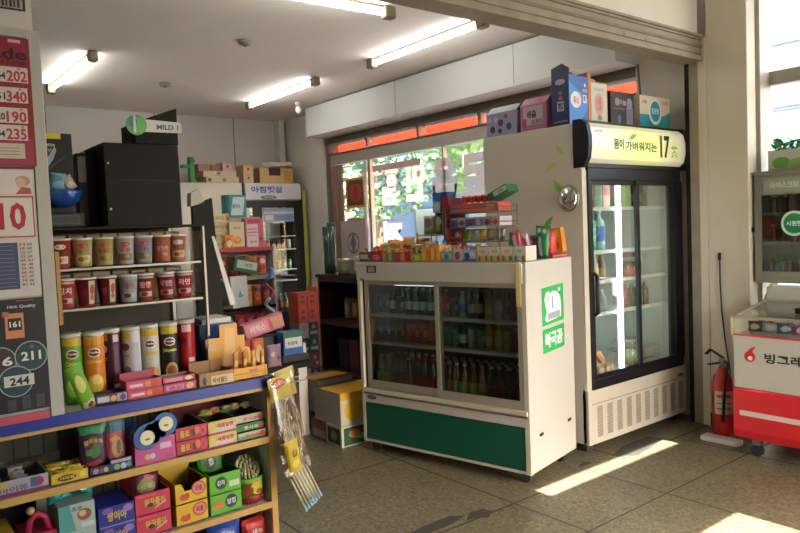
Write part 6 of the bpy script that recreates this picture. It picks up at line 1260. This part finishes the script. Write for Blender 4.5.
def vinyl(nm, c_):
    m = mat(nm, hexc(c_), .6); t = m.node_tree; tl = t.nodes.new('ShaderNodeBsdfTranslucent'); tl.inputs[0].default_value = (*hexc(c_), 1)
    mx = t.nodes.new('ShaderNodeMixShader'); mx.inputs[0].default_value = .75
    t.links.new(t.nodes['Principled BSDF'].outputs[0], mx.inputs[1]); t.links.new(tl.outputs[0], mx.inputs[2]); t.links.new(mx.outputs[0], t.nodes['Material Output'].inputs[0]); return m
white = vinyl('white_vinyl', 'f0f2f0'); greyv = vinyl('grey_vinyl', '7f9698')
for k, (s_, y, z, w, h, mm) in enumerate((('할', 6.46, 1.72, .34, .46, white), ('인', 5.98, 1.74, .34, .44, white), ('음', 5.54, 1.70, .38, .46, greyv), ('료', 5.10, 1.72, .38, .44, greyv), ('점', 6.42, 1.12, .36, .42, white))):
    vs, fs, _, _ = text_mesh(s_, .055); m = MB()
    m.v = [(.0, -(.5-x)*w, (y_+.5)*h) for x, y_ in vs]     # read from the street, so reversed from inside
    for f_ in fs: m.f.append(tuple(f_)); m.m.append(m.mi(mm)); m.sm.append(False)
    sol = m.build('window_letter', loc=(4.851, y, z)); tag(sol, ('%s reversed letter high on the strip window, %s from the left' % (('white', 'white', 'grey', 'grey')[k], ORD[k])) if k < 4 else 'white reversed letter lower down on the strip window', 'window lettering')
tag(MB().box((0, -.86, 0), (.004, 0, .07), 'c8a8a0').build('window_band', loc=(4.846, 6.58, 2.12)), 'pale pink band along the top of the second window bay', 'window sticker')
tag(MB().lathe([(.022, 0), (.022, 1.38)], 'white', n=14).build('white_pole', loc=(4.78, 6.64, .88)), 'white pole in front of the strip window', 'pole')
# bottles in the small metal fridge and packets in the freezer
for s_, z in (('bottom', .0365), ('middle', .2585), ('top', .4485)):
    for k in range(7):
        lab = 'gold-capped brown jar, %s shelf of the metal showcase, %s from the left' % (s_, ORD[k])
        loc = (4.735, 2.14-.085-k*.062, 1.003+z)
        if s_ == 'bottom' and k == 0:
            gj = thing('honey_jar', lab, 'jar', loc, 0, 'jars in the metal showcase')
            MB().lathe([(.023, 0), (.025, .006), (.025, .085), (.016, .10)], '6c4424', n=14).build('body', gj); MB().lathe([(.018, .10), (.018, .125)], 'a8842c', n=14).build('lid', gj)
        else: copy_thing(gj, loc, None, lab)
for k in range(14):
    c_, nm = (('5c4038', 'brown'), ('a8a8a4', 'silver'), ('3c5c7c', 'blue'), ('8c2c34', 'red'), ('3c6c44', 'green'), ('b89c58', 'gold'), ('7c4c6c', 'purple'))[k % 7]
    finish(pillow(.10, .06, .03, c_, [('e', .5, .5, .3, .25, 'c0b8b0')], n=5), 'ice_cream_packet', '%s ice cream packet in the %s row of the chest freezer' % (nm, 'front' if k < 7 else 'rear'), 'ice cream', (4.20+(.14 if k > 6 else 0), 1.93-(k % 7)*.085, .755), rot=(0, 0, R(-90+6*(k % 4))))
t = thing('green_carton', 'white carton of green leaves on top of the metal showcase', 'box', (4.70, 2.07, 1.7225))
MB().box((0, -.40, 0), (.11, 0, .13), 'a8a898').art((0, 0, 0), (0, -.40, 0), (0, 0, .13), [('e', .2, .35, .14, .3, '5c8c3c'), ('e', .5, .3, .2, .25, '7c9c58'), ('r', .0, .0, 1, .1, '8c8c84')]).build('box', t)
m = MB()
for k in range(120):
    c = Vector((random.uniform(.01, .10), random.uniform(-.39, -.01), .13+random.uniform(0, .07))); u = Vector((random.uniform(-1, 1), random.uniform(-1, 1), random.uniform(0, 1))).normalized()*.03; v = u.cross(Vector((random.random(), random.random(), 1))).normalized()*.014
    m.face([c-u, c-v, c+u, c+v], ('3c8c3c', '2c6c2c', '5ca84c')[k % 3])
m.build('leaves', t, kind='stuff')
